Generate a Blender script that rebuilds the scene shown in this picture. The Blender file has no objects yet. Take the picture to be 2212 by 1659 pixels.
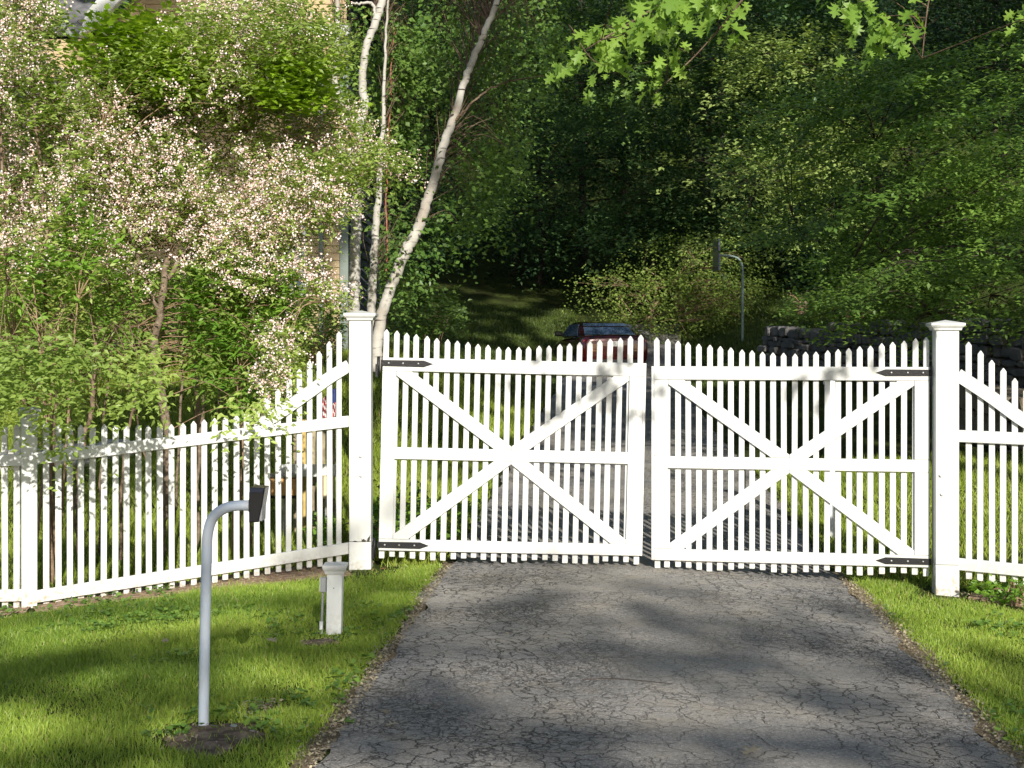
import bpy, math, random
import numpy as np
from mathutils import Vector, Matrix
R = math.radians
random.seed(7)
rng = np.random.default_rng(7)

# ------------------------------------------------------------------ camera
F = 3195.0           # focal length in pixels of a 2212 px wide frame
HZ = 734.0           # pixel row of the horizon
CX = 1106.0
CZ = 1.55
sc = bpy.context.scene
cam_d = bpy.data.cameras.new('camera')
cam_d.sensor_width = 36.0
cam_d.lens = 36.0 * F / 2212.0
cam_d.shift_y = -(829.5 - HZ) / 2212.0
cam_d.clip_start = 0.1
cam_d.clip_end = 2000.0
cam = bpy.data.objects.new('camera', cam_d)
sc.collection.objects.link(cam)
cam.location = (0, 0, CZ)
cam.rotation_euler = (R(90), 0, 0)
sc.camera = cam

# ------------------------------------------------------------------ light
SUN_EL, SUN_AZ = 25.0, 12.0            # azimuth: degrees to the right of straight behind the camera
TO_SUN = np.array([math.sin(R(SUN_AZ)) * math.cos(R(SUN_EL)), -math.cos(R(SUN_AZ)) * math.cos(R(SUN_EL)), math.sin(R(SUN_EL))])
world = bpy.data.worlds.new('World')
sc.world = world
world.use_nodes = True
wn = world.node_tree
sky = wn.nodes.new('ShaderNodeTexSky')
sky.sky_type = 'NISHITA'
sky.sun_disc = False
sky.sun_elevation = R(SUN_EL)
sky.sun_rotation = math.atan2(TO_SUN[0], TO_SUN[1])
bg = wn.nodes['Background']
wn.links.new(sky.outputs[0], bg.inputs[0])
bg.inputs[1].default_value = 0.095
sun_d = bpy.data.lights.new('sun', 'SUN')
sun_d.energy = 5.0
sun_d.angle = R(0.6)
sun_d.color = (1.0, 0.94, 0.84)
sun = bpy.data.objects.new('sun', sun_d)
sc.collection.objects.link(sun)
sun.location = (0, 0, 60)
sun.rotation_euler = Vector(TO_SUN).to_track_quat('Z', 'Y').to_euler()
sc.view_settings.view_transform = 'Standard'
sc.view_settings.look = 'None'
sc.view_settings.exposure = 0.60
sc.view_settings.gamma = 1.0
sc.cycles.use_denoising = True
sc.cycles.max_bounces = 6
sc.cycles.diffuse_bounces = 3
sc.cycles.glossy_bounces = 2
sc.cycles.transmission_bounces = 3
sc.cycles.transparent_max_bounces = 4
sc.cycles.sample_clamp_indirect = 6.0

# ------------------------------------------------------------------ helpers
def P(px, py, d):
    return np.array([(px - CX) / F * d, d, CZ - (py - HZ) / F * d])

def PA(px, py, d):
    return np.stack([(px - CX) / F * d, d, CZ - (py - HZ) / F * d], -1)

def sm(a, b, x):
    t = np.clip((np.asarray(x, float) - a) / (b - a), 0, 1)
    return t * t * (3 - 2 * t)

def hash3(i, j, k, s=0):
    n = (i * 374761393 + j * 668265263 + k * 2147483647 + s * 974711 + 12345) & 0xFFFFFFFF
    n = ((n ^ (n >> 13)) * 1274126177) & 0xFFFFFFFF
    n = n ^ (n >> 16)
    return (n & 0xFFFF) / 65535.0

def vnoise(p, scale=1.0, seed=0):
    p = np.asarray(p, float) * scale
    i = np.floor(p).astype(np.int64)
    f = p - i
    f = f * f * (3 - 2 * f)
    r = 0
    for a in (0, 1):
        for b in (0, 1):
            for c in (0, 1):
                w = (f[..., 0] if a else 1 - f[..., 0]) * (f[..., 1] if b else 1 - f[..., 1]) * (f[..., 2] if c else 1 - f[..., 2])
                r = r + w * hash3(i[..., 0] + a, i[..., 1] + b, i[..., 2] + c, seed)
    return r

def drive_edges(y):
    y = np.asarray(y, float)
    l = np.where(y < 10.3, -.755 + (y - 5.35) * (.30 / 4.95), np.interp(y, [10.3, 20, 36, 45], [-.455, .15, 1.25, 2.0]))
    r = np.where(y < 10.3, 1.92 + (y - 5.35) * (.37 / 4.95), np.interp(y, [10.3, 20, 36, 45], [2.29, 2.85, 4.0, 5.2]))
    return l, r

def h(x, y):
    x = np.asarray(x, float); y = np.asarray(y, float)
    crown = -.03 - np.where(x < -.3, .0165, .012) * np.clip(x + .3, -4, 4) ** 2 - .022 * sm(-.55, -1.1, x) * sm(6.5, 8.5, y)
    front = crown * sm(-2, 3, y) 
    drv = .65 * (np.clip(y - 11.5, 0, 40) / 25.2) ** 1.25
    left = np.interp(y, [11.2, 12.5, 15, 18, 22, 30, 40], [0, .02, .35, .85, 1.35, 1.7, 1.7])
    right = np.interp(y, [11.2, 14, 20, 30, 38, 42], [0, .08, .35, 1.05, 1.3, 1.5])
    l, r = drive_edges(y)
    wl = sm(0.1, 2.2 + .22 * np.clip(y - 20, 0, 30), l - x)
    wr = sm(0.1, 2.6, x - r)
    z = drv * (1 - wl) * (1 - wr) + left * wl + right * wr
    hill = np.interp(y, [37.5, 42, 52, 70, 125, 260], [0, .75, 2.6, 7.0, 34.0, 70.0])
    return np.where(y > 11.0, z + crown * (1 - sm(11, 15, y)), front) + hill

def H(x, y):
    return float(h(x, y))

def ground_px(px, py):
    lo = None
    for d in np.arange(3.5, 60, .01):
        p = P(px, py, d)
        if p[2] <= H(p[0], p[1]):
            return p
    return p

def mat(name, col, rough=.6, spec=.4, metal=0.0, noise=None, bump=0.0, bscale=40, coat=0.0):
    m = bpy.data.materials.new(name)
    m.use_nodes = True
    nt = m.node_tree
    b = nt.nodes['Principled BSDF']
    b.inputs['Base Color'].default_value = (*col, 1)
    b.inputs['Roughness'].default_value = rough
    b.inputs['Specular IOR Level'].default_value = spec
    b.inputs['Metallic'].default_value = metal
    b.inputs['Coat Weight'].default_value = coat
    if noise:
        col2, scale, lo, hi = noise
        tc = nt.nodes.new('ShaderNodeNewGeometry')
        nz = nt.nodes.new('ShaderNodeTexNoise'); nz.inputs['Scale'].default_value = scale; nz.inputs['Detail'].default_value = 6
        nt.links.new(tc.outputs['Position'], nz.inputs['Vector'])
        rp = nt.nodes.new('ShaderNodeMapRange'); rp.inputs[1].default_value = lo; rp.inputs[2].default_value = hi
        nt.links.new(nz.outputs[0], rp.inputs[0])
        mx = nt.nodes.new('ShaderNodeMix'); mx.data_type = 'RGBA'
        mx.inputs[6].default_value = (*col, 1); mx.inputs[7].default_value = (*col2, 1)
        nt.links.new(rp.outputs[0], mx.inputs[0]); nt.links.new(mx.outputs[2], b.inputs['Base Color'])
    if bump:
        tc2 = nt.nodes.new('ShaderNodeNewGeometry')
        n2 = nt.nodes.new('ShaderNodeTexNoise'); n2.inputs['Scale'].default_value = bscale; n2.inputs['Detail'].default_value = 5
        nt.links.new(tc2.outputs['Position'], n2.inputs['Vector'])
        bp = nt.nodes.new('ShaderNodeBump'); bp.inputs['Strength'].default_value = bump; bp.inputs['Distance'].default_value = .01
        nt.links.new(n2.outputs[0], bp.inputs['Height']); nt.links.new(bp.outputs[0], b.inputs['Normal'])
    return m

def leafmat(name, c0, c1, trans=.35, tcol=None, rough=.45, spec=.35, c2=None):
    m = bpy.data.materials.new(name); m.use_nodes = True
    nt = m.node_tree; b = nt.nodes['Principled BSDF']; out = nt.nodes['Material Output']
    at = nt.nodes.new('ShaderNodeAttribute'); at.attribute_name = 'tint'
    cr = nt.nodes.new('ShaderNodeValToRGB')
    cr.color_ramp.elements[0].color = (*c0, 1); cr.color_ramp.elements[1].color = (*c1, 1)
    if c2:
        cr.color_ramp.elements[1].position = .85
        e = cr.color_ramp.elements.new(1.0); e.color = (*c2, 1)
    nt.links.new(at.outputs['Fac'], cr.inputs[0])
    nt.links.new(cr.outputs[0], b.inputs['Base Color'])
    b.inputs['Roughness'].default_value = rough; b.inputs['Specular IOR Level'].default_value = spec
    tr = nt.nodes.new('ShaderNodeBsdfTranslucent')
    mul = nt.nodes.new('ShaderNodeMix'); mul.data_type = 'RGBA'; mul.blend_type = 'MULTIPLY'; mul.inputs[0].default_value = 1
    nt.links.new(cr.outputs[0], mul.inputs[6]); mul.inputs[7].default_value = (*(tcol or (1.25, 1.25, .6)), 1)
    nt.links.new(mul.outputs[2], tr.inputs[0])
    ms = nt.nodes.new('ShaderNodeMixShader'); ms.inputs[0].default_value = trans
    nt.links.new(b.outputs[0], ms.inputs[1]); nt.links.new(tr.outputs[0], ms.inputs[2]); nt.links.new(ms.outputs[0], out.inputs[0])
    return m

def link(o, parent=None):
    sc.collection.objects.link(o)
    if parent is not None:
        o.parent = parent
    return o

def tag(o, label=None, cat=None, group=None, kind=None):
    if label: o['label'] = label
    if cat: o['category'] = cat
    if group: o['group'] = group
    if kind: o['kind'] = kind
    return o

def empty(name, loc, label=None, cat=None, group=None, rz=0.0, ry=0.0):
    o = bpy.data.objects.new(name, None); o.empty_display_size = .2
    o.location = loc; o.rotation_euler = (0, ry, rz)
    link(o)
    return tag(o, label, cat, group)

def mesh(name, V, faces, m, parent=None, tint=None, smooth=False):
    """faces: (N,k) array or list of lists"""
    me = bpy.data.meshes.new(name)
    V = np.asarray(V, np.float32)
    if isinstance(faces, np.ndarray):
        n, k = faces.shape
        me.vertices.add(len(V)); me.vertices.foreach_set('co', V.ravel())
        me.loops.add(n * k); me.loops.foreach_set('vertex_index', faces.astype(np.int32).ravel())
        me.polygons.add(n); me.polygons.foreach_set('loop_start', np.arange(0, n * k, k, dtype=np.int32))
        me.update(calc_edges=True)
    else:
        me.from_pydata([tuple(map(float, v)) for v in V], [], faces)
    if tint is not None:
        a = me.attributes.new('tint', 'FLOAT', 'POINT'); a.data.foreach_set('value', np.asarray(tint, np.float32))
    if smooth:
        me.polygons.foreach_set('use_smooth', np.ones(len(me.polygons), bool))
    if isinstance(m, (list, tuple)):
        for q in m: me.materials.append(q)
    else:
        me.materials.append(m)
    o = bpy.data.objects.new(name, me)
    return link(o, parent)

class MB:
    def __init__(s): s.v = []; s.f = []
    def add(s, V, Fc):
        b = len(s.v); s.v += [tuple(map(float, v)) for v in V]; s.f += [[i + b for i in f] for f in Fc]; return s
    def prism(s, pts, y0, y1, bev=.003, xf=None):
        """outline pts (x,z) counter-clockwise seen from -y; front at y0 (towards camera), back at y1"""
        n = len(pts); c = np.mean(pts, axis=0)
        pts = np.array(pts, float)
        ins = []
        for i in range(n):
            a = pts[i - 1]; b = pts[i]; d = pts[(i + 1) % n]
            e1 = b - a; e2 = d - b
            n1 = np.array([-e1[1], e1[0]]) / (np.linalg.norm(e1) + 1e-9); n2 = np.array([-e2[1], e2[0]]) / (np.linalg.norm(e2) + 1e-9)
            mm = n1 + n2; mm = mm / max(1e-6, 1 + float(n1 @ n2))
            ins.append(b + mm * bev)
        V = [(p[0], y0, p[1]) for p in ins] + [(p[0], y0 + bev, p[1]) for p in pts] + [(p[0], y1 - bev, p[1]) for p in pts] + [(p[0], y1, p[1]) for p in ins]
        Fc = [list(range(n)), [3 * n + n - 1 - i for i in range(n)]]
        for k in range(3):
            for i in range(n):
                j = (i + 1) % n
                Fc.append([k * n + j, k * n + i, (k + 1) * n + i, (k + 1) * n + j])
        if xf is not None: V = [xf(v) for v in V]
        return s.add(V, Fc)
    def box(s, x0, x1, y0, y1, z0, z1, bev=.003, xf=None):
        return s.prism([(x0, z0), (x1, z0), (x1, z1), (x0, z1)], y0, y1, min(bev, abs(x1 - x0) * .3, abs(z1 - z0) * .3, abs(y1 - y0) * .3), xf)
    def tube(s, path, rad, k=8, cap=True):
        V, Fc = tube_arrays(path, rad, k, cap); return s.add(V, Fc)
    def build(s, name, m, parent=None, smooth=False):
        return mesh(name, np.array(s.v), s.f, m, parent, smooth=smooth)

def tube_arrays(path, rad, k=8, cap=True):
    path = [np.array(p, float) for p in path]; n = len(path)
    rad = [rad] * n if np.isscalar(rad) else list(rad)
    V = []; Fc = []
    up = None
    for i in range(n):
        t = path[min(i + 1, n - 1)] - path[max(i - 1, 0)]; t /= np.linalg.norm(t) + 1e-9
        if up is None:
            up = np.cross(t, [0.3, 1, 0.1]); up /= np.linalg.norm(up) + 1e-9
        up = up - t * (up @ t); up /= np.linalg.norm(up) + 1e-9
        b = np.cross(t, up)
        for j in range(k):
            a = 2 * math.pi * j / k
            V.append(path[i] + rad[i] * (math.cos(a) * up + math.sin(a) * b))
    for i in range(n - 1):
        for j in range(k):
            q = (j + 1) % k
            Fc.append([i * k + j, i * k + q, (i + 1) * k + q, (i + 1) * k + j])
    if cap:
        Fc.append([k - 1 - j for j in range(k)]); Fc.append([(n - 1) * k + j for j in range(k)])
    return V, Fc

def spline(pts, n=8):
    """catmull-rom through pts (any dimension)"""
    p = np.array(pts, float); out = []
    q = np.vstack([2 * p[0] - p[1], p, 2 * p[-1] - p[-2]])
    for i in range(1, len(q) - 2):
        for t in np.linspace(0, 1, n, endpoint=False):
            out.append(.5 * ((2 * q[i]) + (-q[i - 1] + q[i + 1]) * t + (2 * q[i - 1] - 5 * q[i] + 4 * q[i + 1] - q[i + 2]) * t * t + (-q[i - 1] + 3 * q[i] - 3 * q[i + 1] + q[i + 2]) * t ** 3))
    out.append(p[-1]); return np.array(out)

# leaf templates: vertices (x across, y along, z normal), triangles
T_LEAF = (np.array([(0, 0, 0), (.26, .42, .07), (0, 1, -.05), (-.26, .42, .07)]), np.array([(0, 1, 2), (0, 2, 3)]))
T_LONG = (np.array([(0, 0, 0), (.17, .32, .05), (0, .55, 0), (.12, .62, .03), (0, 1, -.14), (-.12, .62, .03), (-.17, .32, .05)]), np.array([(0, 1, 2), (1, 3, 2), (2, 3, 4), (2, 4, 5), (2, 5, 6), (0, 2, 6)]))
T_BLADE = (np.array([(-.5, 0, 0), (.5, 0, 0), (-.38, .5, .10), (.38, .5, .10), (0, 1, .38)]), np.array([(0, 1, 3), (0, 3, 2), (2, 3, 4)]))
def _lobed(outline):
    V = [(0, .35, 0)] + [(x, y, .05 * abs(x) * 2) for x, y in outline] + [(-x, y, .05 * abs(x) * 2) for x, y in reversed(outline[1:-1])]
    n = len(V) - 1
    return np.array(V), np.array([(0, 1 + i, 1 + (i + 1) % n) for i in range(n)])
_oak = [(0, 0), (.03, .16), (.16, .20), (.24, .12), (.25, .22), (.13, .33), (.11, .38), (.30, .46), (.44, .40), (.38, .52), (.20, .58), (.13, .60), (.25, .74), (.33, .80), (.20, .80), (.09, .80), (.08, .92), (0, 1)]
_V = [(0, y, 0) for y in (0, .2, .4, .6, .8, 1)]
def oak_t():
    # right half polygons fanned from midrib points
    mid = [(0, 0, 0), (0, .27, .0), (0, .50, -.01), (0, .70, -.03), (0, 1, -.10)]
    rp = [(.025, .14, .01), (.15, .17, .05), (.25, .12, .09), (.23, .23, .08), (.10, .35, .02), (.28, .43, .07), (.42, .38, .11), (.37, .53, .08), (.12, .58, .01), (.22, .72, .03), (.31, .80, .04), (.18, .82, .0), (.09, .80, -.03), (.07, .92, -.07)]
    V = mid + rp + [(-x, y, z) for x, y, z in rp]; Fc = []
    def side(o, flip):
        g = lambda i: 5 + o + i
        tr = [(0, g(0), 1), (g(0), g(1), 1), (g(1), g(2), g(3)), (g(1), g(3), 1), (1, g(3), g(4)), (1, g(4), 2), (2, g(4), g(5)), (g(5), g(6), g(7)), (2, g(5), g(7)), (2, g(7), g(8)), (2, g(8), 3), (3, g(8), g(9)), (g(9), g(10), g(11)), (3, g(9), g(11)), (3, g(11), g(12)), (3, g(12), g(13)), (3, g(13), 4)]
        for t in tr: Fc.append(t if not flip else t[::-1])
    side(0, False); side(14, True)
    return np.array(V, float), np.array(Fc)
T_OAK = oak_t()
T_MAPLE = _lobed([(0, 0), (.10, .14), (.30, .05), (.26, .22), (.50, .40), (.30, .46), (.34, .66), (.15, .62), (0, 1)])
def flower_t():
    V = [(0, .1, 0)]; Fc = []
    for i in range(5):
        a = 2 * math.pi * i / 5
        V.append((.5 * math.cos(a), .55 + .1 * math.sin(a * 3), .5 * math.sin(a)))
    for i in range(5): Fc.append((0, 1 + i, 1 + (i + 1) % 5))
    return np.array(V), np.array(Fc)
T_FLOWER = flower_t()

def unit(a): return a / (np.linalg.norm(a, axis=-1, keepdims=True) + 1e-9)

def scatter(name, tpl, Pp, D, N, S, m, parent=None, W=1.0, tint=None):
    TV, TF = tpl; n = len(Pp)
    D = unit(D); N = N - D * np.sum(N * D, -1, keepdims=True); N = unit(N); X = np.cross(D, N)
    S = np.broadcast_to(np.asarray(S, float), (n,))[:, None, None]
    W = np.broadcast_to(np.asarray(W, float), (n,))[:, None, None]
    V = Pp[:, None, :] + S * (TV[None, :, 0:1] * X[:, None, :] * W + TV[None, :, 1:2] * D[:, None, :] + TV[None, :, 2:3] * N[:, None, :])
    Fc = (TF[None] + (np.arange(n) * len(TV))[:, None, None]).reshape(-1, 3)
    if tint is None: tint = rng.random(n)
    return mesh(name, V.reshape(-1, 3), Fc, m, parent, tint=np.repeat(np.clip(tint, 0, 1), len(TV)))

def sprays(C, A, L, nl, size, rg, droop=.3, flat=.6, jit=.15, sizevar=.35, back=.45):
    """leafy twigs: C centres(bases), A axes, L lengths; returns leaf arrays (pos, dir, normal, size, spray index)"""
    n = len(C); A = unit(A)
    L = np.broadcast_to(L, (n,))
    t = (np.arange(nl) + rg.random((n, nl))) / nl
    up = np.array([0, 0, 1.0])
    S1 = unit(np.cross(A, up) + 1e-4); S2 = np.cross(S1, A)
    pos = C[:, None, :] + A[:, None, :] * (t * L[:, None])[..., None] - up * (droop * t ** 2 * L[:, None])[..., None]
    pos = pos + rg.normal(0, 1, pos.shape) * (jit * L[:, None])[..., None] * (.4 + t[..., None])
    sg = np.where(np.arange(nl) % 2 == 0, 1, -1)[None, :, None]
    D = A[:, None, :] * back + S1[:, None, :] * sg + rg.normal(0, .35, pos.shape) - up * droop * .8
    N = S2[:, None, :] * .8 + rg.normal(0, 1 - flat, pos.shape) + TO_SUN * .45 + up * .25
    S = size * (1 - sizevar / 2 + sizevar * rg.random((n, nl))) * (1.1 - .35 * t)
    idx = np.repeat(np.arange(n), nl)
    return pos.reshape(-1, 3), D.reshape(-1, 3), N.reshape(-1, 3), S.ravel(), idx

def inpoly(x, y, poly):
    r = np.zeros(len(x), bool); n = len(poly)
    for i in range(n):
        x0, y0 = poly[i]; x1, y1 = poly[(i + 1) % n]
        if y0 == y1: continue
        c = ((y0 > y) != (y1 > y)) & (x < (x1 - x0) * (y - y0) / (y1 - y0) + x0)
        r ^= c
    return r

def fill(poly, d0, d1, n, rg, nscale=1.2, thr=.35, seed=1, edge=0.0):
    """n world points whose picture falls in a polygon, clumped by noise"""
    poly = np.array(poly, float); lo = poly.min(0); hi = poly.max(0); out = np.zeros((0, 3))
    while len(out) < n:
        k = n * 3
        x = rg.uniform(lo[0], hi[0], k); y = rg.uniform(lo[1], hi[1], k); d = rg.uniform(d0, d1, k)
        ok = inpoly(x + rg.normal(0, 8, k), y + rg.normal(0, 8, k), poly)
        p = PA(x, y, d)[ok]
        nz = vnoise(p, nscale, seed) * .65 + vnoise(p, nscale * 2.3, seed + 5) * .35
        p = p[nz > thr]
        out = np.vstack([out, p])
    return out[:n]

def limb(nodes, k=7, seg=6, wob=0.0, rg=rng):
    """nodes: (px,py,d,r)"""
    w = np.array([[*P(a, b, c), r] for a, b, c, r in nodes]); s = spline(w, seg)
    if wob: s[:, :3] += rg.normal(0, wob, (len(s), 3))
    return s

def bark(name, limbs, m, parent, k=8):
    mb = MB()
    for s in limbs: mb.tube(s[:, :3], np.maximum(s[:, 3], .0015), k)
    return mb.build(name, m, parent, smooth=True)

def twigs_to(C, limbs, rg, r0=.006, frac=1.0, sag=.15):
    """thin twigs from the nearest lower limb node to each centre"""
    nodes = np.vstack([l[:, :3] for l in limbs]); V = []; Fc = []; b = 0
    for c in C:
        if rg.random() > frac: continue
        dd = nodes - c; dist = np.linalg.norm(dd, axis=1) + np.where(nodes[:, 2] > c[2], 1.2, 0) * np.abs(dd[:, 2])
        a = nodes[np.argmin(dist)]
        L = np.linalg.norm(c - a)
        mid = (a + c) / 2 + np.array([0, 0, sag * L]) + rg.normal(0, .06 * L, 3)
        path = spline([a, mid, c], 3)
        v, f = tube_arrays(path, list(np.linspace(r0, r0 * .35, len(path))), 4, False)
        V += v; Fc += [[i + b for i in q] for q in f]; b += len(v)
    return V, Fc

# ------------------------------------------------------------------ materials
def paint_mat(name='white_paint', col=(.60, .61, .60), stain=(.42, .40, .33), grime=.6):
    m = mat(name, col, rough=.42, spec=.45)
    nt = m.node_tree; b = nt.nodes['Principled BSDF']
    g = nt.nodes.new('ShaderNodeNewGeometry')
    n1 = nt.nodes.new('ShaderNodeTexNoise'); n1.inputs['Scale'].default_value = 9; n1.inputs['Detail'].default_value = 8; n1.inputs['Roughness'].default_value = .7
    mp = nt.nodes.new('ShaderNodeMapping'); mp.inputs['Scale'].default_value = (1.6, 1.6, .5)
    nt.links.new(g.outputs['Position'], mp.inputs[0]); nt.links.new(mp.outputs[0], n1.inputs['Vector'])
    r1 = nt.nodes.new('ShaderNodeMapRange'); r1.inputs[1].default_value = .53; r1.inputs[2].default_value = .85; r1.inputs[4].default_value = grime
    nt.links.new(n1.outputs[0], r1.inputs[0])
    mx = nt.nodes.new('ShaderNodeMix'); mx.data_type = 'RGBA'; mx.inputs[6].default_value = (*col, 1); mx.inputs[7].default_value = (*stain, 1)
    nt.links.new(r1.outputs[0], mx.inputs[0])
    # soil splash on the lowest decimetres
    sp = nt.nodes.new('ShaderNodeSeparateXYZ'); nt.links.new(g.outputs['Position'], sp.inputs[0])
    r2 = nt.nodes.new('ShaderNodeMapRange'); r2.inputs[1].default_value = .10; r2.inputs[2].default_value = -.14; r2.inputs[3].default_value = 0; r2.inputs[4].default_value = 1
    nt.links.new(sp.outputs[2], r2.inputs[0])
    n2 = nt.nodes.new('ShaderNodeTexNoise'); n2.inputs['Scale'].default_value = 38; n2.inputs['Detail'].default_value = 6
    nt.links.new(g.outputs['Position'], n2.inputs['Vector'])
    r3 = nt.nodes.new('ShaderNodeMapRange'); r3.inputs[1].default_value = .42; r3.inputs[2].default_value = .68
    nt.links.new(n2.outputs[0], r3.inputs[0])
    ml = nt.nodes.new('ShaderNodeMath'); ml.operation = 'MULTIPLY'; nt.links.new(r2.outputs[0], ml.inputs[0]); nt.links.new(r3.outputs[0], ml.inputs[1])
    mx2 = nt.nodes.new('ShaderNodeMix'); mx2.data_type = 'RGBA'; nt.links.new(ml.outputs[0], mx2.inputs[0]); nt.links.new(mx.outputs[2], mx2.inputs[6]); mx2.inputs[7].default_value = (.33, .27, .19, 1)
    oi = nt.nodes.new('ShaderNodeObjectInfo'); r5 = nt.nodes.new('ShaderNodeMapRange'); r5.inputs[3].default_value = .86; r5.inputs[4].default_value = 1.02
    nt.links.new(oi.outputs['Random'], r5.inputs[0]); hv = nt.nodes.new('ShaderNodeHueSaturation'); nt.links.new(r5.outputs[0], hv.inputs['Value']); nt.links.new(mx2.outputs[2], hv.inputs['Color'])
    nt.links.new(hv.outputs[0], b.inputs['Base Color'])
    bp = nt.nodes.new('ShaderNodeBump'); bp.inputs['Strength'].default_value = .25; bp.inputs['Distance'].default_value = .002
    n3 = nt.nodes.new('ShaderNodeTexNoise'); n3.inputs['Scale'].default_value = 25; n3.inputs['Detail'].default_value = 4
    nt.links.new(mp.outputs[0], n3.inputs['Vector']); nt.links.new(n3.outputs[0], bp.inputs['Height']); nt.links.new(bp.outputs[0], b.inputs['Normal'])
    return m
M_PAINT = paint_mat()
M_PAINT2 = paint_mat('weathered_white_paint', (.76, .78, .77), (.30, .29, .24), .6)
M_IRON = mat('black_iron', (.010, .010, .012), rough=.5, spec=.3, bump=.2, bscale=120)
M_STEEL = mat('galvanised_steel', (.33, .34, .34), rough=.4, metal=.7, noise=((.22, .20, .18), 30, .45, .7))
M_BLACK = mat('black_plastic', (.012, .013, .016), rough=.28, spec=.5)
M_GREYP = mat('grey_plastic', (.30, .31, .32), rough=.5)
M_POLE = mat('pale_grey_paint', (.50, .57, .67), rough=.35, spec=.5, noise=((.50, .54, .60), 14, .45, .75), bump=.1, bscale=60)
M_CHIP = mat('bare_dark_wood', (.05, .045, .04), rough=.9)
M_SOIL = mat('soil', (.10, .072, .052), rough=1, spec=.1, noise=((.23, .175, .13), 22, .40, .65), bump=1.0, bscale=45)
M_BARK = mat('brown_bark', (.085, .058, .040), rough=.95, spec=.1, noise=((.17, .125, .09), 18, .4, .65), bump=1, bscale=60)
M_CANE = mat('tan_cane', (.23, .15, .095), rough=.85, spec=.15, noise=((.34, .24, .16), 25, .4, .65), bump=.6, bscale=90)
M_DARKBARK = mat('dark_bark', (.035, .028, .022), rough=.95, spec=.1, noise=((.075, .06, .05), 9, .4, .65), bump=1, bscale=30)
M_REDVINE = mat('red_vine_bark', (.22, .07, .04), rough=.8, noise=((.30, .14, .09), 20, .4, .65))
def birch_mat():
    m = mat('birch_bark', (.45, .41, .35), rough=.7, spec=.2)
    nt = m.node_tree; b = nt.nodes['Principled BSDF']
    g = nt.nodes.new('ShaderNodeNewGeometry')
    mp = nt.nodes.new('ShaderNodeMapping'); mp.inputs['Scale'].default_value = (5, 5, 34)
    nt.links.new(g.outputs['Position'], mp.inputs[0])
    n1 = nt.nodes.new('ShaderNodeTexNoise'); n1.inputs['Scale'].default_value = 1; n1.inputs['Detail'].default_value = 5
    nt.links.new(mp.outputs[0], n1.inputs['Vector'])
    r = nt.nodes.new('ShaderNodeMapRange'); r.inputs[1].default_value = .60; r.inputs[2].default_value = .68
    nt.links.new(n1.outputs[0], r.inputs[0])
    n2 = nt.nodes.new('ShaderNodeTexNoise'); n2.inputs['Scale'].default_value = 3.5; n2.inputs['Detail'].default_value = 5
    nt.links.new(g.outputs['Position'], n2.inputs['Vector'])
    r2 = nt.nodes.new('ShaderNodeMapRange'); r2.inputs[1].default_value = .45; r2.inputs[2].default_value = .65
    nt.links.new(n2.outputs[0], r2.inputs[0])
    m1 = nt.nodes.new('ShaderNodeMix'); m1.data_type = 'RGBA'; m1.inputs[6].default_value = (.40, .385, .35, 1); m1.inputs[7].default_value = (.27, .235, .195, 1)
    nt.links.new(r2.outputs[0], m1.inputs[0])
    m2 = nt.nodes.new('ShaderNodeMix'); m2.data_type = 'RGBA'; m2.inputs[7].default_value = (.045, .038, .032, 1)
    nt.links.new(r.outputs[0], m2.inputs[0]); nt.links.new(m1.outputs[2], m2.inputs[6]); nt.links.new(m2.outputs[2], b.inputs['Base Color'])
    bp = nt.nodes.new('ShaderNodeBump'); bp.inputs['Strength'].default_value = .8; bp.inputs['Distance'].default_value = .006
    nt.links.new(n1.outputs[0], bp.inputs['Height']); nt.links.new(bp.outputs[0], b.inputs['Normal'])
    return m
M_BIRCH = birch_mat()
L_SHRUB = leafmat('shrub_leaf', (.155, .25, .045), (.43, .54, .14), .46)
L_BRIGHT = leafmat('bright_leaf', (.10, .22, .025), (.22, .38, .05), .4)
L_LITTREE = leafmat('lit_tree_leaf', (.12, .20, .045), (.42, .52, .16), .38)  # brighter copy of the tree leaf: sunlight is put into its colour
L_BUSH = leafmat('arching_bush_leaf', (.09, .15, .03), (.30, .40, .085), .35, c2=(.36, .26, .13))
L_LIME = leafmat('lime_leaf', (.17, .30, .02), (.32, .46, .035), .45)
L_OAK = leafmat('oak_leaf', (.12, .24, .035), (.31, .47, .08), .52)
L_BIRCH = leafmat('birch_leaf', (.05, .12, .022), (.19, .31, .06), .35)
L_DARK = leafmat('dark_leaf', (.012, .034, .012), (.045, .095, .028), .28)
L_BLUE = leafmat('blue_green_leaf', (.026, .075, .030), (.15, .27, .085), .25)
L_MID = leafmat('mid_green_leaf', (.045, .10, .02), (.17, .27, .055), .34)
L_FAR = leafmat('wood_edge_leaf', (.03, .085, .022), (.20, .33, .085), .34, rough=.35, spec=.5)
L_LAYER = leafmat('layered_maple_leaf', (.035, .10, .016), (.25, .40, .075), .35)
L_OLIVE = leafmat('olive_leaf', (.16, .21, .035), (.42, .48, .10), .35, c2=(.34, .22, .11))
L_FLOWER = leafmat('pink_white_petals', (.86, .80, .79), (.82, .56, .56), .3, tcol=(1, .92, .88), rough=.6)
L_BUD = leafmat('pink_buds', (.60, .48, .30), (.76, .50, .42), .3, tcol=(1, .9, .7), rough=.6)
L_GRASS = leafmat('grass_blade', (.075, .17, .022), (.33, .44, .065), .35, c2=(.40, .36, .14))
L_GRASSD = leafmat('lawn_beyond_blade', (.10, .16, .016), (.30, .38, .05), .3, c2=(.36, .31, .14))
L_GRASSF = leafmat('far_lawn_blade', (.04, .075, .012), (.11, .15, .03), .3)
L_WEED = leafmat('weed_leaf', (.08, .17, .03), (.20, .33, .06), .35)
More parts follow.
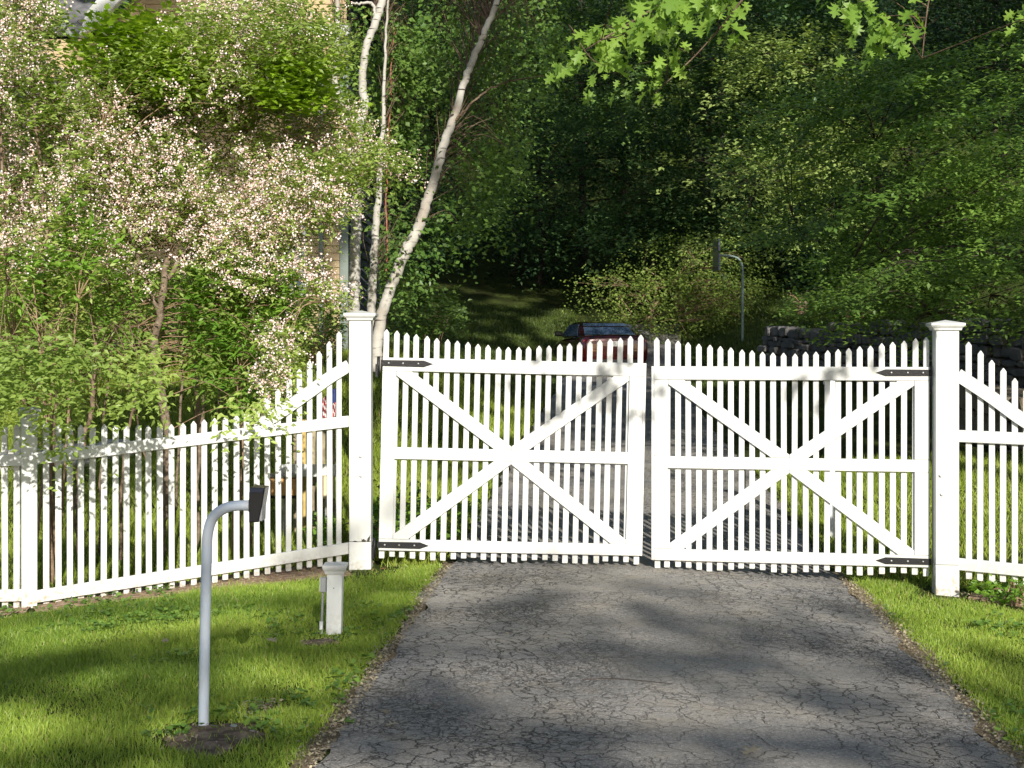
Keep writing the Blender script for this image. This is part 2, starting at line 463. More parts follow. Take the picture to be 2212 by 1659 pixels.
L_DRY = leafmat('dry_leaf', (.20, .17, .12), (.42, .36, .26), .15)

def ground_mat():
    m = mat('lawn_soil', (.05, .07, .02), rough=1, spec=.05)
    nt = m.node_tree; b = nt.nodes['Principled BSDF']; g = nt.nodes.new('ShaderNodeNewGeometry')
    n1 = nt.nodes.new('ShaderNodeTexNoise'); n1.inputs['Scale'].default_value = 1.1; n1.inputs['Detail'].default_value = 9
    n2 = nt.nodes.new('ShaderNodeTexNoise'); n2.inputs['Scale'].default_value = 30; n2.inputs['Detail'].default_value = 6
    for n in (n1, n2): nt.links.new(g.outputs['Position'], n.inputs['Vector'])
    cr = nt.nodes.new('ShaderNodeValToRGB'); e = cr.color_ramp.elements
    e[0].position = .3; e[0].color = (.03, .038, .012, 1); e[1].position = .7; e[1].color = (.055, .08, .016, 1)
    e2 = cr.color_ramp.elements.new(.5); e2.color = (.04, .058, .014, 1)
    nt.links.new(n1.outputs[0], cr.inputs[0])
    mx = nt.nodes.new('ShaderNodeMix'); mx.data_type = 'RGBA'; mx.inputs[7].default_value = (.085, .062, .035, 1)
    r = nt.nodes.new('ShaderNodeMapRange'); r.inputs[1].default_value = .52; r.inputs[2].default_value = .70; r.inputs[4].default_value = .8
    nt.links.new(n2.outputs[0], r.inputs[0]); nt.links.new(r.outputs[0], mx.inputs[0]); nt.links.new(cr.outputs[0], mx.inputs[6]); nt.links.new(mx.outputs[2], b.inputs['Base Color'])
    bp = nt.nodes.new('ShaderNodeBump'); bp.inputs['Strength'].default_value = 1; bp.inputs['Distance'].default_value = .03
    nt.links.new(n2.outputs[0], bp.inputs['Height']); nt.links.new(bp.outputs[0], b.inputs['Normal'])
    return m

def asphalt_mat():
    m = mat('old_asphalt', (.10, .10, .10), rough=.9, spec=.25)
    nt = m.node_tree; b = nt.nodes['Principled BSDF']; g = nt.nodes.new('ShaderNodeNewGeometry')
    def noise(s, d=6, vec=None, rg=.6):
        n = nt.nodes.new('ShaderNodeTexNoise'); n.inputs['Scale'].default_value = s; n.inputs['Detail'].default_value = d; n.inputs['Roughness'].default_value = rg
        nt.links.new(vec or g.outputs['Position'], n.inputs['Vector']); return n
    def rng_(src, a, bb, c=0., d=1.):
        r = nt.nodes.new('ShaderNodeMapRange'); r.inputs[1].default_value = a; r.inputs[2].default_value = bb; r.inputs[3].default_value = c; r.inputs[4].default_value = d
        nt.links.new(src, r.inputs[0]); return r.outputs[0]
    def math_(op, a, bb):
        q = nt.nodes.new('ShaderNodeMath'); q.operation = op
        for i, s in enumerate((a, bb)):
            if isinstance(s, (int, float)): q.inputs[i].default_value = s
            else: nt.links.new(s, q.inputs[i])
        return q.outputs[0]
    def mix(f, a, bb):
        q = nt.nodes.new('ShaderNodeMix'); q.data_type = 'RGBA'
        nt.links.new(f, q.inputs[0])
        for i, s in ((6, a), (7, bb)):
            if isinstance(s, tuple): q.inputs[i].default_value = (*s, 1)
            else: nt.links.new(s, q.inputs[i])
        return q.outputs[2]
    # warped coordinates for the cracks
    wv = noise(5, 4); add = nt.nodes.new('ShaderNodeMixRGB'); add.blend_type = 'ADD'; add.inputs[0].default_value = .22
    nt.links.new(g.outputs['Position'], add.inputs[1]); nt.links.new(wv.outputs[1], add.inputs[2])
    def crack(scale, width):
        v = nt.nodes.new('ShaderNodeTexVoronoi'); v.feature = 'DISTANCE_TO_EDGE'; v.inputs['Scale'].default_value = scale; v.inputs['Randomness'].default_value = 1
        nt.links.new(add.outputs[0], v.inputs['Vector']); return rng_(v.outputs['Distance'], 0, width, 1, 0)
    c1 = math_('MULTIPLY', crack(10.5, .052), rng_(noise(1.3, 4).outputs[0], .36, .48))
    c2 = math_('MULTIPLY', crack(24, .095), rng_(noise(1.1, 3).outputs[0], .44, .60))
    c3 = math_('MULTIPLY', crack(3.4, .014), rng_(noise(.9, 3).outputs[0], .46, .56, 0, .8))
    sx = nt.nodes.new('ShaderNodeSeparateXYZ'); nt.links.new(g.outputs['Position'], sx.inputs[0])
    side = rng_(math_('ABSOLUTE', math_('SUBTRACT', sx.outputs[0], .85), 0), .15, .75, .42, 1.0)
    c1 = math_('MULTIPLY', c1, side); c2 = math_('MULTIPLY', c2, side)
    cr = math_('MAXIMUM', math_('MAXIMUM', c1, math_('MULTIPLY', c2, .75)), c3)
    base = mix(rng_(noise(.8, 5).outputs[0], .35, .65), (.19, .19, .192), (.36, .335, .295))
    agg = noise(70, 5, rg=.95)
    base = mix(rng_(agg.outputs[0], .50, .60, 0, .8), base, (.52, .49, .44))
    base = mix(rng_(noise(60, 5, rg=.9).outputs[0], .46, .38, 0, .8), base, (.045, .045, .050))
    base = mix(rng_(noise(3.2, 7, rg=.7).outputs[0], .48, .72, 0, .5), base, (.30, .262, .205))
    base = mix(math_('MULTIPLY', cr, .92), base, (.012, .012, .013))
    nt.links.new(base, b.inputs['Base Color'])
    hgt = math_('SUBTRACT', math_('MULTIPLY', agg.outputs[0], .45), cr)
    bp = nt.nodes.new('ShaderNodeBump'); bp.inputs['Strength'].default_value = 1.0; bp.inputs['Distance'].default_value = .016
    nt.links.new(hgt, bp.inputs['Height']); nt.links.new(bp.outputs[0], b.inputs['Normal'])
    return m
M_GROUND = ground_mat()
M_ASPHALT = asphalt_mat()

# ------------------------------------------------------------------ ground, driveway
def grid_sheet(name, xs, ys, zf, m, kind='structure'):
    X, Y = np.meshgrid(xs, ys); Z = zf(X, Y)
    nx, ny = len(xs), len(ys)
    i = np.arange(ny - 1)[:, None] * nx + np.arange(nx - 1)[None]
    Fc = np.stack([i, i + 1, i + nx + 1, i + nx], -1).reshape(-1, 4)
    o = mesh(name, np.stack([X, Y, Z], -1).reshape(-1, 3), Fc, m, smooth=True)
    o['kind'] = kind; return o
xs = np.unique(np.concatenate([np.linspace(-200, -20, 19), np.linspace(-20, -6, 20), np.linspace(-6, 8, 113), np.linspace(8, 22, 20), np.linspace(22, 200, 18)]))
ys = np.unique(np.concatenate([np.linspace(-120, -8, 15), np.linspace(-8, 4, 14), np.linspace(4, 16, 97), np.linspace(16, 60, 90), np.linspace(60, 260, 21)]))
def zg(X, Y):
    n = vnoise(np.stack([X, Y, 0 * X], -1), 1.7, 3) - .5
    l, r = drive_edges(Y)
    on = ((X > l - .25) & (X < r + .25))
    return h(X, Y) + n * np.where(on, 0, .03) - np.where(on, .012, 0)
def ZG(x, y):
    return H(x, y) + .03 * (float(vnoise(np.array([x, y, 0.]), 1.7, 3)) - .5)
ground = grid_sheet('ground', xs, ys, zg, M_GROUND)

def ribbon(name, yv, lf, rf, nx, m, dz, jit=0.0, seed=0):
    rg = np.random.default_rng(seed); l, r = lf, rf
    l = l + (vnoise(np.stack([yv * 0, yv, yv * 0], -1), 2.3, seed) - .5) * jit + (vnoise(np.stack([yv * 0, yv, yv * 0], -1), 9, seed) - .5) * jit * .5
    r = r + (vnoise(np.stack([yv * 0 + 9, yv, yv * 0], -1), 2.3, seed) - .5) * jit + (vnoise(np.stack([yv * 0 + 9, yv, yv * 0], -1), 9, seed) - .5) * jit * .5
    t = np.linspace(0, 1, nx)
    X = l[:, None] * (1 - t) + r[:, None] * t; Y = np.repeat(yv[:, None], nx, 1); Z = h(X, Y) + dz
    i = np.arange(len(yv) - 1)[:, None] * nx + np.arange(nx - 1)[None]
    Fc = np.stack([i, i + 1, i + nx + 1, i + nx], -1).reshape(-1, 4)
    o = mesh(name, np.stack([X, Y, Z], -1).reshape(-1, 3), Fc, m, smooth=True); o['kind'] = 'structure'; return o
yv = np.concatenate([np.linspace(-8, 4, 25), np.arange(4.05, 16, .05), np.linspace(16.2, 44, 70)])
l_, r_ = drive_edges(yv)
driveway = ribbon('driveway', yv, l_, r_, 40, M_ASPHALT, .004, jit=.09, seed=3)
M_VERGE = mat('bare_verge', (.13, .10, .065), rough=1, spec=.1, noise=((.24, .19, .12), 40, .4, .65), bump=1, bscale=60)
yv2 = np.arange(3.5, 10.6, .04); l2, r2 = drive_edges(yv2)
ribbon('verge', yv2, r2 - .03, r2 + .10, 5, M_VERGE, .000, jit=.10, seed=9)
ribbon('verge', yv2, l2 - .06, l2 + .03, 5, M_VERGE, -.002, jit=.10, seed=11)

# ------------------------------------------------------------------ board frames: gate leaves, fences
def frame(A, B):
    A = np.array(A, float); B = np.array(B, float)
    return A, math.atan2(B[1] - A[1], B[0] - A[0]), float(np.linalg.norm(B - A))

PT = .019   # picket thickness
def picket_pts(w, z0, z1, x=0.0):
    t = w * .62
    return [(x - w / 2 + .003, z0), (x + w / 2 - .003, z0), (x + w / 2, z0 + .004), (x + w / 2, z1 - t), (x + w * .10, z1 - .002), (x, z1), (x - w * .10, z1 - .002), (x - w / 2, z1 - t), (x - w / 2, z0 + .004)]

def add_picket(parent, x, z0, z1, w=.039, yb=.0, rg=rng, m=None):
    mb = MB(); a = rg.normal(0, .0025); zc = (z0 + z1) / 2; dx = rg.normal(0, .0012); dy = rg.normal(0, .001)
    mb.prism(picket_pts(w + rg.normal(0, .0005), z0 + rg.normal(0, .003), z1 + rg.normal(0, .003)), yb, yb + PT, .003,
             xf=lambda v: (x + dx + v[0] + (v[2] - zc) * a, v[1] + dy, v[2]))
    return mb.build('picket', m or M_PAINT, parent)

def gate_leaf(label, A, B, ztop, ry, hinge_left):
    """A left end, B right end; ztop = top of the top rail at A; Hh rail-top to rail-bottom 1.35"""
    A, rz, W = frame(A, B)
    t = empty('picket_gate', (A[0], A[1], ztop - 1.35), label, 'gate', 'driveway gate leaves', rz=rz, ry=ry)
    Hh = 1.35; rt = .026
    yR = -rt          # rails stand in front of the pickets
    def board(name, pts, y0=yR, y1=-.0005, bev=.003):
        return MB().prism(pts, y0, y1, bev).build(name, M_PAINT, t)
    g = .0015
    TR, BR, MR = (1.257, 1.35), (0.0, .080), (.642, .724)
    board('rail', [(0, TR[0]), (W, TR[0]), (W, TR[1]), (0, TR[1])])
    board('rail', [(0, MR[0]), (W, MR[0]), (W, MR[1]), (0, MR[1])])
    board('rail', [(0, BR[0]), (W, BR[0]), (W, BR[1]), (0, BR[1])])
    sw = .097
    for x0 in (0.0, W - sw):
        for z0, z1 in ((BR[1], MR[0]), (MR[1], TR[0])):
            board('stile', [(x0, z0 + g), (x0 + sw, z0 + g), (x0 + sw, z1 - g), (x0, z1 - g)])
    c = W / 2; bw = .088
    def brace(x0, z0, x1, z1, clipz):
        # bar from corner (x0,z0) to centre (x1,z1), ends cut level
        dx, dz = x1 - x0, z1 - z0; L = math.hypot(dx, dz); off = bw / 2 * L / abs(dz)
        a = [(x0 - off, z0), (x0 + off, z0), (x1 + off, z1), (x1 - off, z1)]
        lo, hi = sw + .002, W - sw - .002
        # clip against the stile and the centre line
        def clip(poly, xc, keep_gt):
            out = []
            for i in range(len(poly)):
                p, q = poly[i], poly[(i + 1) % len(poly)]
                ip = (p[0] >= xc) if keep_gt else (p[0] <= xc); iq = (q[0] >= xc) if keep_gt else (q[0] <= xc)
                if ip: out.append(p)
                if ip != iq:
                    s = (xc - p[0]) / (q[0] - p[0]); out.append((xc, p[1] + s * (q[1] - p[1])))
            return out
        a = clip(a, lo, True); a = clip(a, hi, False)
        a = clip(a, c - .001 if x0 < c else c + .001, x0 > c)
        ar = sum(a[i][0] * a[(i + 1) % len(a)][1] - a[(i + 1) % len(a)][0] * a[i][1] for i in range(len(a)))
        if ar < 0: a = a[::-1]
        board('brace', a, y0=yR + .003, bev=.0025)
    k = .048
    brace(sw + .035, TR[0] - g, c - k, MR[1] + g, 0); brace(W - sw - .035, TR[0] - g, c + k, MR[1] + g, 0)
    brace(sw + .035, BR[1] + g, c - k, MR[0] - g, 0); brace(W - sw - .035, BR[1] + g, c + k, MR[0] - g, 0)
    n = 26; m0 = .020
    for i in range(n):
        x = m0 + (W - 2 * m0) * i / (n - 1)
        s = abs(2 * i / (n - 1) - 1)
        up = .092 + .108 * (s ** 1.35)
        add_picket(t, x, -.058 + .012 * math.sin(i * .9), Hh + up)
    # meeting edge board
    xe = W - .0005 if hinge_left else -.0175
    MB().box(xe + .001 if hinge_left else xe, xe + .019 if hinge_left else xe + .0165, -rt - .002, PT + .001, .001, Hh - .001).build('edge_board', M_PAINT, t)
    # strap hinges with bolts and knuckle
    for zc in ((TR[0] + TR[1]) / 2 + .008, (BR[0] + BR[1]) / 2 - .0):
        s = 1 if hinge_left else -1; x0 = -.012 if hinge_left else W + .012
        pts = [(x0, zc - .021), (x0 + s * .30, zc - .023), (x0 + s * .365, zc), (x0 + s * .30, zc + .023), (x0, zc + .021)]
        if s < 0: pts = pts[::-1]
        hg = MB().prism(pts, yR - .0065, yR - .0005, .0015).build('strap_hinge', M_IRON, t)
        for bx in (.055, .155, .262):
            pth = [(x0 + s * bx, yR - .0062, zc), (x0 + s * bx, yR - .011, zc), (x0 + s * bx, yR - .0135, zc)]
            MB().tube(pth, [.0085, .0078, .003], 10).build('bolt', M_STEEL, hg, smooth=True)
        xk = x0 - s * .018
        MB().tube([(xk, -.02, zc - .085), (xk, -.02, zc + .045)], .011, 10).build('hinge_pin', M_STEEL if not hinge_left else M_IRON, hg, smooth=True)
        MB().box(min(xk, xk - s * .020), max(xk, xk - s * .020), -.03, .04, zc - .10, zc - .01, .002).build('hinge_plate', M_IRON, hg)
    return t

gate_leaf('white picket gate leaf beside the chipped post, sagging towards its free end', (-.934, 10.37), (.893, 10.38), 1.427, R(1.27), True)
gate_leaf('level white picket gate leaf hinged on the post with two round bolt heads', (.993, 10.326), (2.815, 9.98), 1.366, 0.0, False)

def cap_mesh(mb, x, y, z, w):
    """moulded pyramid cap, w = widest width, base at z"""
    def ring(s, zz): return [(x - s, y - s, zz), (x + s, y - s, zz), (x + s, y + s, zz), (x - s, y + s, zz)]
    prof = [(w * .37, z), (w * .40, z + .001), (w * .42, z + .016), (w * .47, z + .026), (w * .475, z + .030), (w * .5, z + .032), (w * .5, z + .046), (w * .49, z + .049), (w * .02, z + .049 + w * .09)]
    V = []; Fc = []
    for s, zz in prof: V += ring(s, zz)
    for i in range(len(prof) - 1):
        for j in range(4):
            q = (j + 1) % 4; Fc.append([i * 4 + j, i * 4 + q, (i + 1) * 4 + q, (i + 1) * 4 + j])
    Fc.append([3, 2, 1, 0]); b = (len(prof) - 1) * 4; Fc.append([b, b + 1, b + 2, b + 3])
    mb.add(V, Fc)

def gate_post(label, X, Y, ztop, rz, bolts):
    zb = H(X, Y) - .15
    t = empty('gate_post', (X, Y, H(X, Y)), label, 'post', 'gate posts', rz=rz)
    w = .077; z0 = -.15; z1 = ztop - H(X, Y) - .068
    zs = .205
    MB().box(-w, w, -w, w, z0, zs - .003, .004).build('post_base', M_PAINT, t)
    MB().box(-w + .0015, w - .0015, -w + .0015, w - .0015, zs, z1, .004).build('shaft', M_PAINT, t)
    MB().box(-w + .006, w - .006, -w + .006, w - .006, zs - .0028, zs - .0002, .0004).build('joint', M_CHIP, t)
    mb = MB(); cap_mesh(mb, 0, 0, z1 - .012, .222); mb.build('cap', M_PAINT, t)
    for bx, bz in bolts:
        MB().tube([(bx, -w + .001, bz), (bx, -w - .002, bz)], .014, 14).tube([(bx, -w - .002, bz), (bx, -w - .008, bz), (bx, -w - .011, bz)], [.009, .008, .004], 12).build('bolt_head', M_PAINT, t, smooth=True)
    return t
gpl = gate_post('white gate post with chipped dark paint near its foot, beside the short power post', -1.059, 10.377, 1.766, 0, [(.005, .80), (.007, .665)])
# chipped patches at the seam of that post
for pts in ([(.012, .205), (.040, .205), (.046, .222), (.036, .214), (.028, .226), (.018, .218), (.012, .228)],
            [(.046, .205), (.066, .205), (.070, .224), (.073, .256), (.064, .240), (.055, .232), (.049, .214)],
            [(-.05, .206), (-.02, .2055), (-.02, .209), (-.036, .212)]):
    MB().prism(pts, -.0782, -.0757, .0003).build('paint_chip', M_CHIP, gpl)
gate_post('white gate post beside the level gate leaf, two round bolt heads on its face', 2.906, 9.917, 1.693, R(-6), [(-.046, .80), (-.038, .675)])

def curve_board(parent, pts, hgt, y0, y1, name='swoop_rail'):
    """bent board through (x,z) centre points"""
    s = spline(pts, 6); T = np.gradient(s, axis=0); T /= np.linalg.norm(T, axis=1)[:, None]; Nn = np.stack([-T[:, 1], T[:, 0]], 1)
    up = s + Nn * hgt / 2; dn = s - Nn * hgt / 2; n = len(s); V = []; Fc = []
    for y in (y0, y1):
        V += [(p[0], y, p[1]) for p in dn] + [(p[0], y, p[1]) for p in up]
    for i in range(n - 1):
        Fc += [[i, i + 1, n + i + 1, n + i], [2 * n + i + 1, 2 * n + i, 3 * n + i, 3 * n + i + 1], [n + i, n + i + 1, 3 * n + i + 1, 3 * n + i], [i + 1, i, 2 * n + i, 2 * n + i + 1]]
    Fc += [[0, n, 3 * n, 2 * n], [n - 1, 3 * n - 1, 4 * n - 1, 2 * n - 1]]
    return MB().add(V, Fc).build(name, M_PAINT, parent)

def fence_post(parent, x, ztop, zbot, w=.048, yc=.02):
    p = MB().box(x - w, x + w, yc - w, yc + w, zbot, ztop - .03, .004).build('fence_post', M_PAINT, parent)
    mb = MB(); cap_mesh(mb, x, yc, ztop - .042, .145); mb.build('cap', M_PAINT, p)
    return p

def plane_hit(px, py, A, B):
    """point of the vertical plane through A,B seen at a pixel -> (u along AB, z)"""
    A = np.array(A, float); B = np.array(B, float); D = (B - A) / np.linalg.norm(B - A)
    kx = (px - CX) / F
    # A + u D = (kx d, d)
    Mx = np.array([[D[0], -kx], [D[1], -1.0]]); u, d = np.linalg.solve(Mx, -A)
    return u, CZ - (py - HZ) / F * d

# left wing (from its short post up to the gate post)
FA, FB = (-3.076, 9.56), (-1.15, 10.37)
A, rz, W = frame(FA, FB)
fl = empty('picket_fence', (A[0], A[1], 0), 'white picket fence swooping up to the chipped gate post, behind the keypad stand', 'fence', rz=rz)
def hz(px, py): return plane_hit(px, py, FA, FB)
def rail_l(name, a, b, hg):
    (u0, z0), (u1, z1) = hz(*a), hz(*b)
    MB().prism([(u0, z0 - hg / 2), (u1, z1 - hg / 2), (u1, z1 + hg / 2), (u0, z0 + hg / 2)], -.026, -.0005, .003).build(name, M_PAINT, fl)
rail_l('rail', (76, 990), (752, 909.7), .078)
rail_l('rail', (76, 1288), (752, 1183.3), .080)
curve_board(fl, [hz(562, 916), hz(600, 893), hz(631, 872), hz(672, 843), (hz(711, 815)), hz(752, 789.5)][0:], .082, -.0255, -.0008)
pk = [100, 126, 151, 175, 200, 225, 250, 273.5, 298.5, 322, 346, 371, 395, 419, 441, 464, 488, 512, 533.6, 555.5, 578, 601.5, 624.7, 647, 669.4, 691, 712.3, 733]
tp = np.interp(pk, [100, 126, 200, 322, 395, 421, 464, 512, 556, 578, 603, 625, 647, 669, 691, 712, 733], [911, 914, 918, 918, 914, 909, 904, 896, 884, 862, 838, 816, 797, 778, 758, 737, 716])
for x, y in zip(pk, tp):
    u, z = hz(x, y); _, zb = hz(x, np.interp(x, [76, 752], [1318, 1214]))
    add_picket(fl, u, zb, z, w=.0385)
fence_post(fl, hz(63, 900)[0], 1.10, -.32)
# section going on beyond the short post, out of the picture
GA, GB = (-5.1, 9.25), (-3.12, 9.545)
A, rz, W = frame(GA, GB)
f2 = empty('picket_fence', (A[0], A[1], 0), 'level white picket fence leaving the picture beyond the short shaded post', 'fence', rz=rz)
zt = plane_hit(20, 993.5, GA, GB)[1]; zb = plane_hit(20, 1285.5, GA, GB)[1]; zp = plane_hit(20, 916, GA, GB)[1]
for zc in (zt, zb):
    MB().box(0, W - .02, -.026, -.0005, zc - .038, zc + .038).build('rail', M_PAINT, f2)
n = 27
for i in range(n):
    add_picket(f2, W - .075 - i * .0725, zb - .092, zp)
# right wing
RA, RB = (3.0, 9.90), (4.85, 9.10)
A, rz, W = frame(RA, RB)
fr = empty('picket_fence', (A[0], A[1], 0), 'white picket fence swooping down from the gate post with round bolt heads', 'fence', rz=rz)
def rz_(px, py): return plane_hit(px, py, RA, RB)
def ext(a, b, x):  # linear continuation of a rail in wing coordinates
    (u0, z0), (u1, z1) = rz_(*a), rz_(*b); return z0 + (z1 - z0) * (x - u0) / (u1 - u0)
for a, b, hg in (((2075, 941.7), (2212, 947.5), .080), ((2075, 1218), (2212, 1231.5), .080)):
    MB().prism([(-.02, ext(a, b, -.02) - hg / 2), (W, ext(a, b, W) - hg / 2), (W, ext(a, b, W) + hg / 2), (-.02, ext(a, b, -.02) + hg / 2)], -.026, -.0005, .003).build('rail', M_PAINT, fr)
u0, z0 = rz_(2076, 813); u1, z1 = rz_(2140, 856); u2, z2 = rz_(2212, 908)
curve_board(fr, [(u0 - .02, z0 + .012), (u1, z1), (u2, z2), (u2 + .12, z2 - .055), (u2 + .25, z2 - .085)], .084, -.0255, -.0008)
us = [rz_(x, 0)[0] for x in (2092.9, 2117, 2142.3, 2167, 2191.7)]
tops = [738, 757, 779, 798.7, 817, 837]
step = (us[-1] - us[0]) / 4
for i in range(25):
    u = us[0] + i * step
    z = rz_(2092.9, tops[0])[1] + (rz_(2191.7, tops[4])[1] - rz_(2092.9, tops[0])[1]) * i / 4
    z = max(z, .97 + .0 * i)
    add_picket(fr, u, ext((2075, 1218), (2212, 1231.5), u) - .10, z)
fence_post(fr, 1.80, 1.08, -.3)

# ------------------------------------------------------------------ keypad stand
b = ground_px(440, 1574)
kd = b[1]
def K(px, py, dy=0.0): return P(px, py, kd + dy)
t = empty('keypad_stand', tuple(b), 'pale grey bent steel pole holding a gate keypad, standing in a bare soil patch', 'keypad stand')
def loc(p): return np.array(p) - b
pth = spline([K(439.5, 1600), K(440.5, 1500), K(443, 1360), K(446.5, 1200), K(449.5, 1150), K(461, 1117), K(484, 1099), K(510, 1092.5), K(539, 1092)], 7)
MB().tube([loc(p) for p in pth], .0215, 20).build('pole', M_POLE, t, smooth=True)
e = loc(K(538, 1092))
MB().tube([e, e + np.array([.006, 0, 0])], .027, 20).build('flange', M_GREYP, t, smooth=True)
q = lambda x, y: tuple((loc(K(518.4 + x * .0764, 1025.3 + y * .0764))[[0, 2]]))
hs = MB().prism([q(318, 1310), q(585, 1300), q(690, 830), q(770, 345), q(365, 322), q(318, 480)], -.055, .055, .004).build('keypad_housing', M_BLACK, t)
MB().prism([q(335, 470), q(700, 470), q(745, 345), q(378, 338)], -.0585, -.0555, .0008).build('hood_cap', mat('dark_blue_plastic', (.02, .027, .05), rough=.3), hs)
MB().prism([q(596, 1270), q(672, 1275), q(690, 700), q(705, 560), q(668, 660)], -.046, .046, .001).build('face_plate', M_GREYP, t)
MB().prism([q(612, 1105), q(634, 1105), q(634, 1050), q(612, 1050)], -.049, -.0465, .0005).build('screw', M_BLACK, t)
# soil patch round the pole
def patch(name, cx, cy, rx, ry, m, seed, dz=.016, nr=10, na=36):
    V = []; Fc = []; rg = np.random.default_rng(seed)
    for i in range(nr + 1):
        for j in range(na):
            a = 2 * math.pi * j / na; rr = i / nr * (1 + .45 * (vnoise(np.array([math.cos(a) * 1.6, math.sin(a) * 1.6, 0.0]), 1.0, seed) - .5) * 2 + .25 * (vnoise(np.array([math.cos(a) * 5, math.sin(a) * 5, 3.0]), 1.0, seed) - .5))
            x = cx + rx * rr * math.cos(a); y = cy + ry * rr * math.sin(a)
            V.append((x, y, ZG(x, y) + .010 + .012 * vnoise(np.array([x, y, 0.]), 14, seed) - .024 * (i / nr) ** 4))
    for i in range(nr):
        for j in range(na):
            k = (j + 1) % na
            if i == 0: Fc.append([j, na + j, na + k]) if j else Fc.append([0, na, na + 1])
            else: Fc.append([i * na + j, (i + 1) * na + j, (i + 1) * na + k, i * na + k])
    V0 = V[0]
    o = mesh(name, V, Fc, m, smooth=True); o['kind'] = 'structure'; return o
SOILS = []
def soil(px, py, rx, ry, seed):
    g = ground_px(px, py); SOILS.append((g[0], g[1], rx, ry)); return patch('soil_patch', g[0], g[1], rx, ry, M_SOIL, seed)
soil(450, 1598, .22, .30, 5); soil(565, 1532, .07, .12, 6); soil(690, 1392, .10, .09, 7)

# ------------------------------------------------------------------ low post with electrical box
b2 = ground_px(722, 1372)
t = empty('power_post', tuple(b2), 'short capped white post in the lawn with small electrical box and conduit', 'post')
MB().box(-.041, .041, -.041, .041, -.1, .345, .003, xf=lambda v: (v[0] + v[2] * .018, v[1], v[2])).build('shaft', M_PAINT2, t)
mb = MB(); cap_mesh(mb, .0065, 0, .338, .128); mb.build('cap', M_PAINT, t)
bx = MB().box(-.076, -.045, -.022, .022, .235, .315, .004, xf=lambda v: (v[0] + v[2] * .012, v[1], v[2])).build('outlet_box', M_GREYP, t)
MB().box(-.080, -.0765, -.019, .019, .24, .31, .001, xf=lambda v: (v[0] + v[2] * .012, v[1], v[2])).build('box_cover', M_PAINT2, bx)
MB().tube([(-.060, 0, .233), (-.062, 0, .22), (-.0675, 0, .08), (-.071, 0, -.05)], [.0065, .0065, .0065, .0065], 10).build('conduit', M_GREYP, t, smooth=True)
MB().tube([(-.070, 0, .075), (-.074, 0, -.05)], .0105, 10).build('conduit_sleeve', M_PAINT2, t, smooth=True)
MB().tube([(.002, -.0412, .262), (.002, -.0425, .262)], .003, 8).build('screw', M_CHIP, t)

